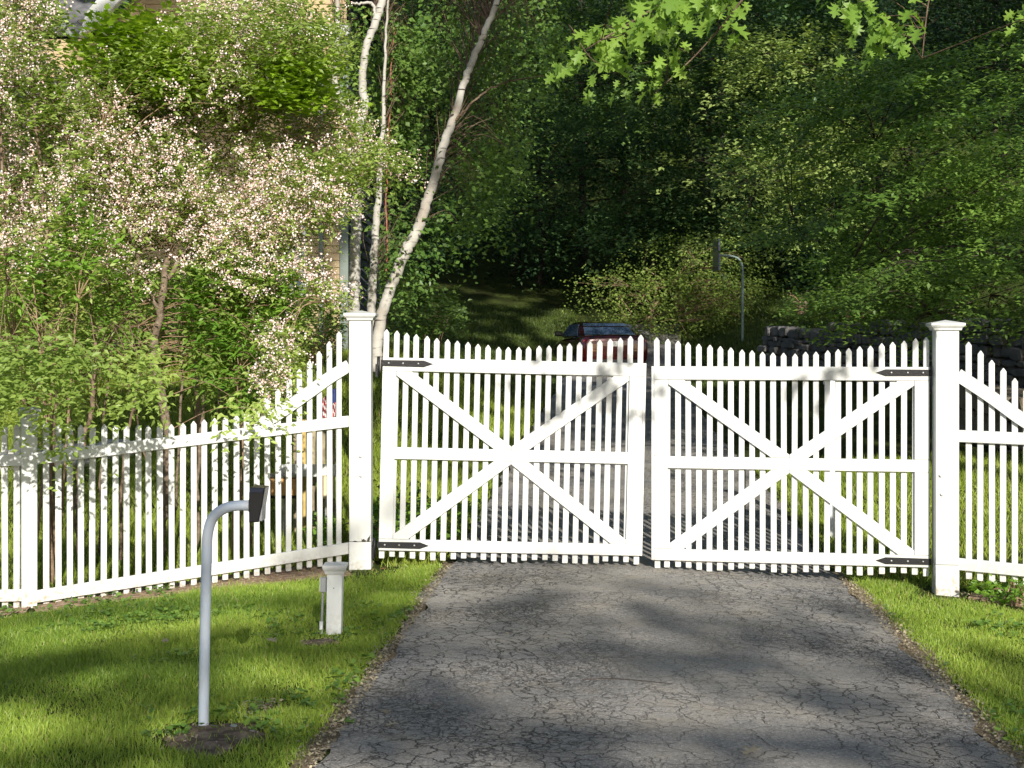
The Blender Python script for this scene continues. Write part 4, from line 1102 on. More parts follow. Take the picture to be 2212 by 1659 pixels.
# --- B: flowering shrub, left part
POLY_B = [(-60, -30), (120, -30), (135, 60), (110, 120), (150, 200), (200, 300), (240, 430), (270, 560), (240, 640), (100, 680), (-60, 700)]
baseB = np.array([P(90, 1200, 10.7)[0], 10.7, 0.]); baseB[2] = H(baseB[0], baseB[1])
tB = plant('flowering_shrub', 'many-stemmed shrub with small leaves and buff-pink flowers rising behind the short shaded fence post', 'shrub', baseB)
limB = canes([
    [(75, 1210, 10.6, .022), (72, 1000, 10.6, .022), (62, 900, 10.6, .021), (40, 780, 10.6, .019), (20, 640, 10.6, .016), (10, 450, 10.7, .012), (0, 200, 10.8, .008)],
    [(118, 1210, 10.8, .017), (112, 1050, 10.8, .017), (118, 900, 10.8, .016), (110, 760, 10.8, .014), (95, 600, 10.8, .012), (90, 400, 10.8, .010), (70, 180, 10.8, .007), (60, 20, 10.8, .004)],
    [(172, 1210, 10.8, .020), (168, 1060, 10.8, .020), (180, 960, 10.8, .019), (200, 860, 10.8, .017), (205, 740, 10.8, .015), (190, 600, 10.8, .012), (170, 420, 10.8, .009), (130, 250, 10.8, .006)],
    [(150, 1210, 11.1, .013), (158, 1000, 11.1, .013), (145, 850, 11.1, .012), (150, 700, 11.1, .010), (190, 560, 11.1, .008), (230, 430, 11.1, .005)],
    [(262, 1210, 11.0, .012), (262, 1050, 11.0, .012), (275, 930, 11.0, .011), (300, 830, 11.0, .010), (298, 720, 11.0, .009), (280, 600, 11.0, .007), (240, 480, 11.0, .005)],
    [(330, 1100, 11.2, .007), (312, 980, 11.2, .007), (290, 880, 11.2, .007), (270, 780, 11.2, .006), (262, 640, 11.2, .005)],
    [(55, 1200, 11.3, .012), (60, 860, 11.3, .011), (70, 700, 11.3, .009), (60, 500, 11.3, .007)],
    [(215, 1200, 11.4, .011), (225, 900, 11.4, .010), (240, 740, 11.4, .008), (235, 580, 11.3, .006)],
], rg)
bark('stems', limB, mat('dark_cane', (.11, .075, .05), rough=.9, noise=((.20, .14, .10), 25, .4, .65)), tB)
CB = np.vstack([fill(POLY_B, 10.3, 12.2, 1500, rg, 1.8, .34, 41),
                fill([(-40, 640), (120, 640), (320, 620), (330, 700), (260, 800), (180, 860), (60, 850), (-40, 880)], 10.4, 11.8, 300, rg, 2.6, .46, 43),
                fill([(-30, 760), (60, 760), (130, 780), (330, 740), (360, 830), (240, 890), (150, 900), (-30, 880)], 8.6, 9.4, 130, rg, 2.4, .38, 44),
                fill([(-30, 720), (170, 720), (180, 850), (-30, 860)], 8.4, 8.8, 85, rg, 2.4, .2, 46),
                fill([(85, 920), (125, 910), (140, 960), (110, 985), (90, 960)], 9.2, 9.4, 7, rg, 2.4, .0, 47),
                fill([(480, 860), (620, 850), (560, 900), (470, 905)], 9.3, 9.8, 16, rg, 2.4, .0, 48),
                fill([(380, 620), (500, 640), (480, 820), (420, 850), (380, 760)], 10.8, 11.8, 220, rg, 2.6, .35, 45)])
cenB = P(90, 700, 11.0)
AXB = unit(unit(CB - cenB) + rg.normal(0, .5, CB.shape) + np.array([0, -.3, .0]))
crown('foliage', [sprays(CB, AXB, .24, 11, .058, rg, droop=.35, flat=.5)[:4]], L_SHRUB, tB, W=.85)
twig_part('twigs', CB[rg.random(len(CB)) < .22], limB, M_CANE, tB, rg, .0045)
kk = (CB[:, 2] > 2.0) & (vnoise(CB, 1.3, 78) + rg.normal(0, .14, len(CB)) > .50)
blossoms(tB, CB[kk], AXB[kk], rg, n1=10, n2=3, fsz=.014)
localise(tB)

# --- C: bright green broadleaf shoots among them
def leafy(name, label, cat, polys, d0, d1, n, m, size, seed, stems=None, tpl=T_LONG, L=.22, nl=9, droop=.5, thr=.3, W=1.0, group=None, base=None, barkm=None, twf=.6, ns=2.0, flat=.6, cen=None, axb=(0, -.35, .1)):
    rg = np.random.default_rng(seed)
    C = np.vstack([fill(p, d0, d1, max(1, int(n * w)), rg, ns, thr, seed) for p, w in polys])
    if base is None:
        c = C.mean(0); base = np.array([c[0], c[1], H(c[0], c[1])])
    t = plant(name, label, cat, base, group)
    if stems is None:
        c = C.mean(0)
        stems = []
        for i in range(5):
            e = C[rg.integers(len(C))]; b0 = base + np.array([rg.normal(0, .08), rg.normal(0, .08), -.1]); mid = (b0 + e) / 2 + np.array([0, 0, .15])
            s = spline([b0, mid, e], 6); stems.append(np.hstack([s, np.linspace(.012, .004, len(s))[:, None]]))
    bark('stems', stems, barkm or M_CANE, t, 6)
    if cen is None: cen = C.mean(0) - np.array([0, 0, .5])
    A = unit(unit(C - cen) + rg.normal(0, .4, C.shape) + np.array(axb))
    crown('foliage', [sprays(C, A, L, nl, size, rg, droop=droop, flat=flat)[:4]], m, t, tpl, W)
    if twf: twig_part('twigs', C[rg.random(len(C)) < twf], stems, barkm or M_CANE, t, rg, .004)
    localise(t); return t
leafy('leafy_shrub', 'bright green broad-leaved bush beside the thick twisted stem, behind the fence', 'shrub',
      [([(430, 570), (520, 545), (610, 580), (650, 670), (600, 760), (560, 850), (510, 880), (450, 780), (410, 660)], 1.0)], 10.75, 11.8, 420, L_BRIGHT, .085, 51)
leafy('leafy_shrub', 'bright green pointed-leaf shoots over the short shaded fence post', 'shrub',
      [([(150, 520), (250, 520), (270, 600), (220, 640), (120, 650), (40, 620), (30, 560)], .7), ([(130, 440), (200, 430), (200, 540), (150, 540)], .2), ([(0, 640), (120, 620), (110, 700), (0, 690)], .3)], 10.1, 10.9, 75, L_BRIGHT, .095, 52)
leafy('young_maple', 'lime-green young maple between the house and the flowering shrubs', 'tree',
      [([(185, 110), (240, 75), (300, 60), (350, 90), (430, 120), (500, 150), (520, 210), (430, 230), (330, 220), (240, 200), (170, 170)], .65), ([(540, 170), (600, 120), (670, 140), (690, 180), (665, 230), (620, 250), (560, 220)], .35), ([(80, 190), (160, 180), (150, 230), (90, 230)], .08)], 10.9, 12.2, 520, L_LIME, .075, 53,
      tpl=T_MAPLE, L=.3, nl=11, droop=.2, thr=.38, W=1.1, flat=.8,
      stems=[limb([(430, 1000, 13.2, .03), (420, 700, 13.2, .028), (400, 400, 13.1, .022), (380, 200, 13, .014), (330, 100, 12.9, .006)]), limb([(405, 420, 13.1, .014), (520, 300, 12.9, .010), (620, 190, 12.8, .005)]), limb([(390, 250, 13, .01), (280, 160, 12.9, .006), (200, 120, 12.8, .004)])], base=np.array([P(430, 1000, 13.2)[0], 13.2, H(-2.8, 13.2)]))

# --- birches
def birch(label, specs, seed, leaves=None, thick=1.05):
    rg = np.random.default_rng(seed); L = [limb([(a_, b_, c_, r_ * thick) for a_, b_, c_, r_ in sp], wob=.004, rg=rg, seg=8) for sp in specs]
    b0 = L[0][0]; t = plant('birch_tree', label, 'tree', (b0[0], b0[1], H(b0[0], b0[1])), 'birches behind the chipped gate post')
    bark('trunk', L[:1], M_BIRCH, t, 14)
    for l in L[1:]: bark('limb', [l], M_BIRCH if l[0, 3] > .016 else M_BARK, t, 10)
    if leaves:
        C = np.vstack([fill(p, d0, d1, n, rg, 1.6, thr, seed) for p, d0, d1, n, thr in leaves])
        A = unit(rg.normal(0, .6, C.shape) + np.array([.1, -.3, -.7]))
        crown('foliage', [sprays(C, A, .42, 14, .062, rg, droop=.25, flat=.4)[:4]], L_BIRCH, t, W=1.25)
        twig_part('twigs', C[rg.random(len(C)) < .5], L, M_BARK, t, rg, .004, sag=.3)
    localise(t)
birch('birch with crooked cream trunk, standing against the house corner', [
    [(765, 800, 13.0, .050), (765, 660, 13.0, .049), (768, 520, 13.0, .045), (771, 400, 13.0, .040), (773, 330, 13.0, .038), (776, 270, 13.0, .040), (788, 225, 13.0, .037), (783, 170, 13.0, .032), (792, 100, 13.0, .031), (812, 45, 13.0, .033), (826, 0, 13.0, .033), (840, -80, 13, .03)],
    [(770, 262, 13.0, .024), (748, 235, 13.0, .026), (727, 200, 13.0, .027), (724, 160, 13.0, .026), (730, 90, 13.0, .022), (729, 0, 13.0, .020), (728, -60, 13, .018)],
    [(722, 195, 13.0, .010), (708, 165, 13.0, .009), (690, 130, 12.9, .006), (676, 110, 12.9, .004)],
    [(812, 40, 13.0, .016), (804, 8, 13.0, .014), (772, 8, 12.9, .009), (760, 5, 12.9, .006)]], 61,
    [([(690, 0), (860, 0), (850, 120), (700, 240)], 13.3, 15, 80, .45)])
birch('slender birch between the cream crooked trunk and the leaning one', [
    [(803, 800, 13.4, .040), (803, 660, 13.4, .038), (808, 560, 13.4, .035), (813, 480, 13.4, .031), (818, 420, 13.4, .027), (822, 350, 13.4, .022), (828, 250, 13.4, .017), (832, 120, 13.4, .012), (840, -40, 13.4, .008)]], 62,
    [([(810, 60), (900, 40), (900, 600), (830, 640), (800, 420)], 13.7, 15.2, 200, .45)])
birch('long leaning white birch arching up to the right above the gate', [
    [(810, 800, 13.2, .060), (818, 715, 13.2, .058), (832, 655, 13.2, .057), (853, 600, 13.2, .057), (876, 545, 13.2, .059), (905, 490, 13.2, .056), (922, 435, 13.2, .050), (940, 380, 13.2, .048), (958, 315, 13.2, .046), (976, 265, 13.2, .043), (1000, 190, 13.2, .037), (1021, 130, 13.2, .036), (1045, 75, 13.2, .032), (1076, -5, 13.2, .029), (1110, -90, 13.2, .027)],
    [(978, 268, 13.2, .014), (1003, 240, 13.15, .012), (1030, 213, 13.1, .0105), (1062, 190, 13.1, .009), (1100, 176, 13.1, .008), (1135, 170, 13.1, .006), (1200, 160, 13.1, .004)]], 63,
    [([(880, 0), (1230, -20), (1200, 150), (1130, 240), (1120, 330), (1060, 440), (990, 380), (1000, 200), (900, 200)], 13.6, 17.5, 420, .47),
     ([(1000, 280), (1160, 250), (1140, 420), (1060, 500), (980, 520), (940, 470)], 13.3, 15, 110, .5),
     ([(880, 460), (930, 480), (900, 560), (850, 540)], 13.0, 13.6, 16, .3)], thick=.86)
# red-barked climbing stem
rg = np.random.default_rng(64)
lv = [limb([(834, 700, 13.9, .013), (836, 520, 13.9, .013), (834, 400, 13.9, .012), (838, 300, 13.9, .012), (844, 200, 13.9, .012), (845, 130, 13.9, .010), (853, 60, 13.9, .007)], wob=.006, rg=rg)]
t = plant('climbing_vine', 'thin red-barked vine stem with heart-shaped leaves beside the birches', 'vine', (lv[0][0, 0], 13.9, H(lv[0][0, 0], 13.9)))
lv[0][:, 3] *= .62; bark('stem', lv, M_REDVINE, t)
C = fill([(820, 60), (880, 60), (900, 300), (880, 640), (830, 640), (810, 300)], 13.8, 14.6, 100, rg, 2, .35, 5)
crown('foliage', [sprays(C, rg.normal(0, .5, C.shape) + np.array([.2, -.3, -.5]), .2, 8, .07, rg, droop=.3)[:4]], L_MID, t, W=1.7)
localise(t)

# --- woodland behind
def far_tree(label, polys, d0, d1, n, m, size, seed, trunk=None, L=.9, nl=16, droop=.25, flat=.5, W=1.1, name='woodland_tree', ns=.55, thr=.40, cat='tree', group='trees beyond the driveway', tier=None, axb=(0, -.5, .1), tr=.11, twf=.12, barkm=None, puff=None, fan=None):
    rg = np.random.default_rng(seed)
    if fan:
        K, ns_, Lf, Wf = fan; polys = [(np.array(p) + 0, w) for p, w in polys]; Q = np.vstack([fill(p, d0, d1, max(1, int(K * w)), rg, ns, thr, seed) for p, w in polys]); kq = len(Q); Q[:, 2] = np.round((Q[:, 2] - .10 * Q[:, 0]) / .46) * .46 + .10 * Q[:, 0] + rg.normal(0, .05, kq); Q[:, 0] += rg.normal(0, .35, kq)
        a_ = unit(np.stack([-.85 + rg.normal(0, .25, kq), -.42 + rg.normal(0, .3, kq), -.13 + rg.normal(0, .05, kq)], -1)); b_ = unit(np.cross(a_, [0, 0, 1.]))
        s_ = rg.random((kq, ns_, 1)); tt = rg.uniform(-1, 1, (kq, ns_, 1)); sc_ = rg.uniform(.6, 1.25, (kq, 1, 1))
        C = Q[:, None] + a_[:, None] * (s_ - .5) * Lf * sc_ + b_[:, None] * tt * Wf * (1.1 - s_ * .8) * .5 * sc_
        C[..., 2] -= (s_ ** 2)[..., 0] * .16 * Lf - rg.normal(0, .022, (kq, ns_)); C = C.reshape(-1, 3)
        DP = (a_[:, None] * .8 + b_[:, None] * np.sign(tt) * .55).reshape(-1, 3)
    elif puff:
        K = max(12, int(n / puff[1])); Q = np.vstack([fill(p, d0, d1, max(1, int(K * w)), rg, ns, thr, seed) for p, w in polys])
        dirs = unit(rg.normal(0, 1, (len(Q), puff[1], 3)) + np.array([0, -.35, .45])); rad = puff[0] * rg.uniform(.5, 1.3, (len(Q), 1, 1))
        C = (Q[:, None, :] + dirs * rad * np.array([1.15, 1.0, .50]) * rg.uniform(.75, 1.05, (len(Q), puff[1], 1))).reshape(-1, 3); DP = dirs.reshape(-1, 3)
    else:
        C = np.vstack([fill(p, d0, d1, max(1, int(n * w)), rg, ns, thr, seed) for p, w in polys]); DP = None
    c = C.mean(0)
    bx_, by_ = (c[0], (d0 + d1) / 2) if trunk is None else trunk
    zb = H(bx_, by_)
    t = plant(name, label, cat, (bx_, by_, zb), group)
    zt_ = np.percentile(C[:, 2], 85); st = []
    s = spline([(bx_, by_, zb - .3), (bx_ + rg.normal(0, .15), by_, zb + (zt_ - zb) * .35), (bx_ + rg.normal(0, .3), by_, zb + (zt_ - zb) * .7), (bx_ + rg.normal(0, .4), by_, zt_)], 6)
    st.append(np.hstack([s, np.linspace(tr, tr * .25, len(s))[:, None]]))
    for i in range(9):
        e = C[rg.integers(len(C))]; a0 = s[min(len(s) - 2, int(len(s) * rg.uniform(.25, .85)))]; mid = (a0 + e) / 2 + np.array([0, 0, .12 * np.linalg.norm(e - a0)])
        b_ = spline([a0, mid, e], 5); st.append(np.hstack([b_, np.linspace(tr * .35, tr * .08, len(b_))[:, None]]))
    bark('trunk', st, barkm or M_DARKBARK, t, 8)
    if tier is not None and not fan:   # flat layered sprays sloping with the branch
        dz, slope = tier; zc = C[:, 2] - slope * (C[:, 0] - bx_); C[:, 2] = np.round(zc / dz) * dz + rg.normal(0, .05, len(C)) + slope * (C[:, 0] - bx_) + .25 * (vnoise(C, .6, seed + 3) - .5)
    A = unit(unit((C - np.array([bx_, by_, c[2]])) * np.array([1, 1, .5 if tier is None else .1])) + rg.normal(0, .35, C.shape) * np.array([1, 1, .5 if tier else 1]) + np.array(axb))
    if fan: A = unit(DP + rg.normal(0, .22, C.shape) * np.array([1, 1, .3]))
    elif DP is not None: A = unit(DP * np.array([1, 1, .4]) + rg.normal(0, .3, C.shape) + np.array([0, -.15, .05]))
    p, D, N, S, idx = sprays(C, A, L, nl, size, rg, droop=droop, flat=flat)
    crown('foliage', [(p, D, N, S)], m, t, W=W)
    if twf: twig_part('twigs', C[rg.random(len(C)) < twf], st, barkm or M_DARKBARK, t, rg, .008, sag=.1)
    localise(t); return t
far_tree('dark blue-green tree with low spreading crown over the hollow behind the car', [([(1040, 380), (1150, 290), (1280, 240), (1420, 240), (1560, 300), (1600, 420), (1560, 530), (1420, 560), (1250, 520), (1120, 545), (1010, 600), (960, 540), (1050, 460)], 1)], 44, 50, 1500, L_BLUE, .17, 71, trunk=(.9, 50.5), L=.8, thr=.44, ns=.35, puff=(1.5, 26), flat=.75)
far_tree('tall tree whose leaves fill the top middle above the leaning birch', [([(1060, -60), (1500, -60), (1560, 120), (1500, 260), (1280, 300), (1150, 300), (1080, 180)], 1)], 38, 45, 1500, L_FAR, .14, 72, trunk=(-3.9, 45), thr=.46, L=.7, ns=.4, puff=(1.3, 26), flat=.7)
far_tree('dark tree behind the birches and the house corner', [([(760, -60), (1100, -60), (1120, 200), (1060, 420), (960, 560), (860, 600), (800, 480), (760, 200)], 1)], 25, 31, 1300, L_FAR, .10, 73, trunk=(-2.7, 31.5), thr=.45, L=.5, puff=(.85, 24), flat=.7)
far_tree('tree with bright sunlit sprays in the middle of the picture, above the arching bush', [([(1540, 140), (1700, 90), (1800, 200), (1880, 330), (1850, 470), (1720, 540), (1600, 560), (1530, 470), (1500, 330)], 1)], 25.8, 28.5, 800, L_LITTREE, .10, 74, trunk=(7.0, 30.5), thr=.46, ns=.7, L=.5, puff=(.85, 26), flat=.7)
far_tree('tall blue-green tree in the top right middle, behind the hanging oak leaves', [([(1500, -60), (1950, -60), (1900, 150), (1800, 260), (1650, 300), (1540, 260)], 1)], 40, 46, 1300, L_BLUE, .17, 75, trunk=(11.5, 46.5), thr=.46, L=.8, ns=.4, puff=(1.4, 26), flat=.7)
far_tree('layered dark maple filling the right side with drooping flat sprays', [([(1690, 240), (1800, 160), (1950, 120), (2260, 60), (2260, 600), (2080, 640), (1900, 640), (1850, 590), (1790, 540), (1760, 480), (1880, 400), (1820, 320)], 1)], 15.5, 21, 2300, L_LAYER, .085, 76, trunk=(8.8, 20.5), fan=(115, 26, 2.1, 1.2), L=.42, nl=13, droop=.12, flat=.9, tier=(.32, .10), ns=.8, thr=.44, axb=(-.55, -.45, .0), twf=.05, tr=.07)
far_tree('low green-leaved branches drooping over the stone wall beside the bolt-headed post', [([(1810, 590), (1920, 560), (2060, 590), (2250, 560), (2250, 690), (2160, 700), (2060, 690), (1950, 655), (1840, 640)], 1)], 14.5, 17.5, 420, L_MID, .07, 77, trunk=(8.4, 17.5), fan=(26, 20, 1.6, .9), L=.38, nl=13, droop=.12, flat=.9, tier=(.25, .05), ns=1.0, thr=.36, axb=(-.6, -.5, 0), group=None, tr=.05)
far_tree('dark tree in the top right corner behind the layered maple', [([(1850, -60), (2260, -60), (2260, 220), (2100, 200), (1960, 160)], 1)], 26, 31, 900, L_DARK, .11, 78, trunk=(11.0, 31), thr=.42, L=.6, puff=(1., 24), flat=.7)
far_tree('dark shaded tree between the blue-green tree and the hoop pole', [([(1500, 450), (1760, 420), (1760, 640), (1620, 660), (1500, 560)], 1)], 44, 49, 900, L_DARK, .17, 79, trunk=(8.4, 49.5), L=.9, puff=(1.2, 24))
# arching bush behind the car
far_tree('sunlit olive-green arching bush behind the red car', [([(1290, 640), (1330, 600), (1400, 570), (1455, 530), (1540, 535), (1600, 590), (1625, 640), (1590, 700), (1500, 735), (1420, 728), (1350, 712), (1290, 690)], 1)], 41.6, 43.8, 850, L_BUSH, .10, 80, trunk=(4.1, 43.0), L=.8, nl=14, droop=.5, flat=.3, name='arching_bush', cat='bush', ns=.9, thr=.34, group=None, tr=.05, twf=.3, barkm=M_CANE, puff=(.8, 20))
# rows of trees up the wooded hill
labels = {}
kk = 0
rg = np.random.default_rng(90)
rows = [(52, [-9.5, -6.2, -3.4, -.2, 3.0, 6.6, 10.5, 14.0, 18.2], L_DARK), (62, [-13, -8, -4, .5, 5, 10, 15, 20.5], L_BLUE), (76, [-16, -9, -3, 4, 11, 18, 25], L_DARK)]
words = ['leftmost', 'second', 'third', 'fourth', 'fifth', 'sixth', 'seventh', 'eighth', 'ninth']
protos = {}
def wood_proto(mm, seed, hgt, wid):
    rg = np.random.default_rng(seed); t = empty('hillside_tree', (0, 0, 0))
    s = spline([(0, 0, -.5), (rg.normal(0, .2), 0, hgt * .35), (rg.normal(0, .4), 0, hgt * .7), (0, 0, hgt)], 6)
    st = [np.hstack([s, np.linspace(.19, .04, len(s))[:, None]])]
    n = 420; a = rg.uniform(0, 6.283, n); u_ = rg.random(n) ** .8; zz = .22 * hgt + u_ * hgt * .8; rr = wid * np.sqrt(rg.random(n)) * np.sin(np.clip(.35 + u_ * 2.6, 0, 3.0)) * (.75 + .5 * vnoise(np.stack([a, zz, 0 * a], -1), .6, seed))
    C = np.stack([rr * np.cos(a), rr * np.sin(a), zz], -1)
    for i in range(16):
        e = C[rg.integers(n)]; a0 = s[int(len(s) * min(.9, max(.15, e[2] / hgt * .8)))]; b_ = spline([a0, (a0 + e) / 2 + np.array([0, 0, .3]), e], 4); st.append(np.hstack([b_, np.linspace(.06, .015, len(b_))[:, None]]))
    bark('trunk', st, M_DARKBARK, t, 7)
    A = unit(C * np.array([1, 1, 0]) + np.array([0, 0, .2]) + rg.normal(0, .5, C.shape))
    crown('crown', [sprays(C, A, 1.3, 18, .24, rg, droop=.3, flat=.5)[:4]], mm, t, W=1.1)
    return t
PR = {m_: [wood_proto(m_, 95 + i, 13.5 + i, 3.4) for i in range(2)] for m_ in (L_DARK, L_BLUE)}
used = set()
for d_, xsr, mm in rows:
    for j, x_ in enumerate(xsr):
        pr = PR[mm][j % 2]; y_ = d_ + rg.normal(0, 1.5); xx = x_ + rg.normal(0, .5)
        if pr.name in used:
            o = pr.copy(); sc.collection.objects.link(o)
            for ch in list(pr.children):
                c2 = ch.copy(); sc.collection.objects.link(c2); c2.parent = o
        else:
            o = pr; used.add(pr.name)
        o.location = (xx, y_, H(xx, y_)); o.rotation_euler = (0, 0, rg.uniform(0, 6.28)); k_ = rg.uniform(.85, 1.2); o.scale = (k_, k_, k_)
        tag(o, 'tall dark tree in the shaded wood on the slope behind the lawn', 'tree', 'trees on the wooded slope')
# undergrowth in front of the wood: one uncountable mass
rg = np.random.default_rng(99)
n = 2600; C = np.stack([rg.uniform(-14, 22, n), rg.uniform(49, 62, n), np.zeros(n)], -1); C[:, 2] = h(C[:, 0], C[:, 1]) + rg.random(n) ** 1.5 * 2.2 * (vnoise(C, .35, 6) + .2)
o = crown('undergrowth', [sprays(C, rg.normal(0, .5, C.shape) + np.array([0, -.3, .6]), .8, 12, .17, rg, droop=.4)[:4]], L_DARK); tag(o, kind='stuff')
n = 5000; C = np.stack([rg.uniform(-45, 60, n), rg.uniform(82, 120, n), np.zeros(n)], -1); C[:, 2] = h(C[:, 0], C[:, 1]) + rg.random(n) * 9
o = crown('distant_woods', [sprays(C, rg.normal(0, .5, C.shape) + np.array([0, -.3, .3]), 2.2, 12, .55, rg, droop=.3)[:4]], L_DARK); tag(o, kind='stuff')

# low plants
leafy('ground_cover', 'patch of low green plants at the shaded lawn edge right of the birches', 'plant', [([(870, 650), (960, 640), (995, 680), (960, 715), (880, 710)], 1)], 24, 27.5, 150, L_MID, .11, 101, tpl=T_LEAF, L=.45, nl=12, twf=.2, ns=.8)
leafy('leafy_plant', 'low broad-leaved green plants just behind the foot of the chipped gate post', 'plant', [([(806, 1090), (860, 1070), (940, 1090), (1000, 1050), (1015, 1110), (985, 1185), (900, 1195), (810, 1200)], .8), ([(700, 1120), (745, 1110), (745, 1190), (690, 1200)], .2)], 10.9, 12.2, 180, L_BRIGHT, .07, 102, tpl=T_LEAF, L=.18, nl=8, twf=.3, W=1.5)
leafy('leafy_plant', 'strip of low green weeds growing under the swooping-down fence', 'plant', [([(2085, 1262), (2230, 1262), (2230, 1340), (2150, 1300)], 1)], 9.4, 9.9, 60, L_BRIGHT, .04, 103, tpl=T_LEAF, L=.10, nl=8, twf=.3, W=1.5)
leafy('foundation_shrub', 'small dark shrub at the foot of the house wall near its corner', 'shrub', [([(620, 690), (700, 640), (745, 690), (740, 750), (660, 760)], 1)], 20.2, 21.5, 150, L_MID, .07, 104, tpl=T_LEAF, L=.3, nl=12, twf=.3)

# --- overhanging oak: trunk off to the right, leaves hang into the top of the picture
rg = np.random.default_rng(111)
tO = plant('oak_tree', 'oak whose large lobed yellow-green leaves hang in at the top of the picture', 'tree', (6.6, 8.5, H(6.6, 8.5)))
def W3(*a): return a
lo = []
def lw(pts): 
    s = spline([np.array(p, float) for p in pts], 6); lo.append(s)
lw([(6.6, 8.5, -.3, .26), (6.5, 8.6, 2.5, .22), (6.3, 8.7, 5, .18), (6.0, 8.8, 7.5, .13), (5.6, 8.8, 10.5, .06)])
lw([(6.35, 8.7, 4.6, .09), (4.6, 8.9, 5.2, .06), (3.0, 9.1, 4.9, .035), (1.9, 9.2, 4.3, .018), (1.1, 9.2, 3.75, .009), (.45, 9.2, 3.35, .004)])
lw([(3.0, 9.1, 4.9, .02), (2.75, 9.2, 4.3, .011), (2.6, 9.2, 3.7, .006), (2.55, 9.2, 3.3, .004)])
lw([(4.6, 8.9, 5.2, .03), (4.0, 9.1, 4.5, .012), (3.4, 9.2, 3.7, .005)])
lw([(1.9, 9.2, 4.3, .010), (1.3, 9.3, 3.5, .006), (.9, 9.3, 3.1, .003)])
lw([(6.4, 8.7, 3.9, .05), (5.2, 6.8, 4.7, .03), (4.0, 5.6, 4.6, .015), (2.6, 5.0, 4.2, .006), (1.6, 5.0, 4.1, .004)])
bark('trunk', lo[:1], M_BARK, tO, 14)
for l in lo[1:]: bark('limb', [l], M_BARK, tO, 8)
CO = np.vstack([fill([(1235, 125), (1290, 50), (1400, -30), (1480, -80), (1640, -80), (1650, -10), (1560, 20), (1520, 40), (1460, 60), (1380, 70), (1330, 110), (1300, 150), (1240, 150)], 8.2, 10.6, 38, rg, 2, .25, 7),
                fill([(1820, -70), (1990, -70), (1985, 20), (1950, 90), (1910, 90), (1850, 10)], 8.6, 9.8, 12, rg, 2, .1, 8),
                fill([(2200, -10), (2270, -20), (2270, 50), (2210, 30)], 8.8, 9.3, 4, rg, 2, 0, 9),
                fill([(1450, 70), (1500, 80), (1470, 120), (1440, 120)], 8.8, 9.4, 3, rg, 2, 0, 10)])
extra = np.stack([rg.uniform(1.5, 7.5, 150), rg.uniform(7.6, 10.4, 150), rg.uniform(5.4, 9.0, 150)], -1)
gs = np.vstack([P(1560, 620, 10.37)[None] * 0]) if False else None
def shadow_pts(px, py, d, Y, n, sx, sz):
    b0 = P(px, py, d); k_ = (b0[1] - Y) / (-TO_SUN[1]); c = b0 + TO_SUN * k_
    return c + rg.normal(0, 1, (n, 3)) * np.array([sx, .25, sz])
shp = np.vstack([shadow_pts(1290, 790, 10.37, 5.9, 10, .26, .09), shadow_pts(1345, 840, 10.37, 5.9, 3, .08, .06), shadow_pts(1840, 785, 10.05, 5.9, 7, .15, .06)])
AO = lambda C: unit(rg.normal(0, .5, C.shape) + np.array([-.35, -.45, -.55]))
parts = []
for C, nl, L in ((CO, 7, .22), (extra, 8, .3), (shp, 4, .14)):
    p, D, N, S, idx = sprays(C, AO(C), L, nl, .145, rg, droop=.5, flat=.2, back=.8, jit=.1)
    D = D + np.array([0, 0, -.7]); N = N * .6 + rg.normal(0, .75, N.shape) + TO_SUN * .25 + np.array([0, 0, .6])
    S = S * rg.uniform(.45, 1.15, len(S)); parts.append((p, D, N, S))
crown('foliage', parts, L_OAK, tO, T_OAK, W=1.05)
twig_part('twigs', np.vstack([CO, shp]), lo[1:], M_BARK, tO, rg, .004, sag=.05)
localise(tO)

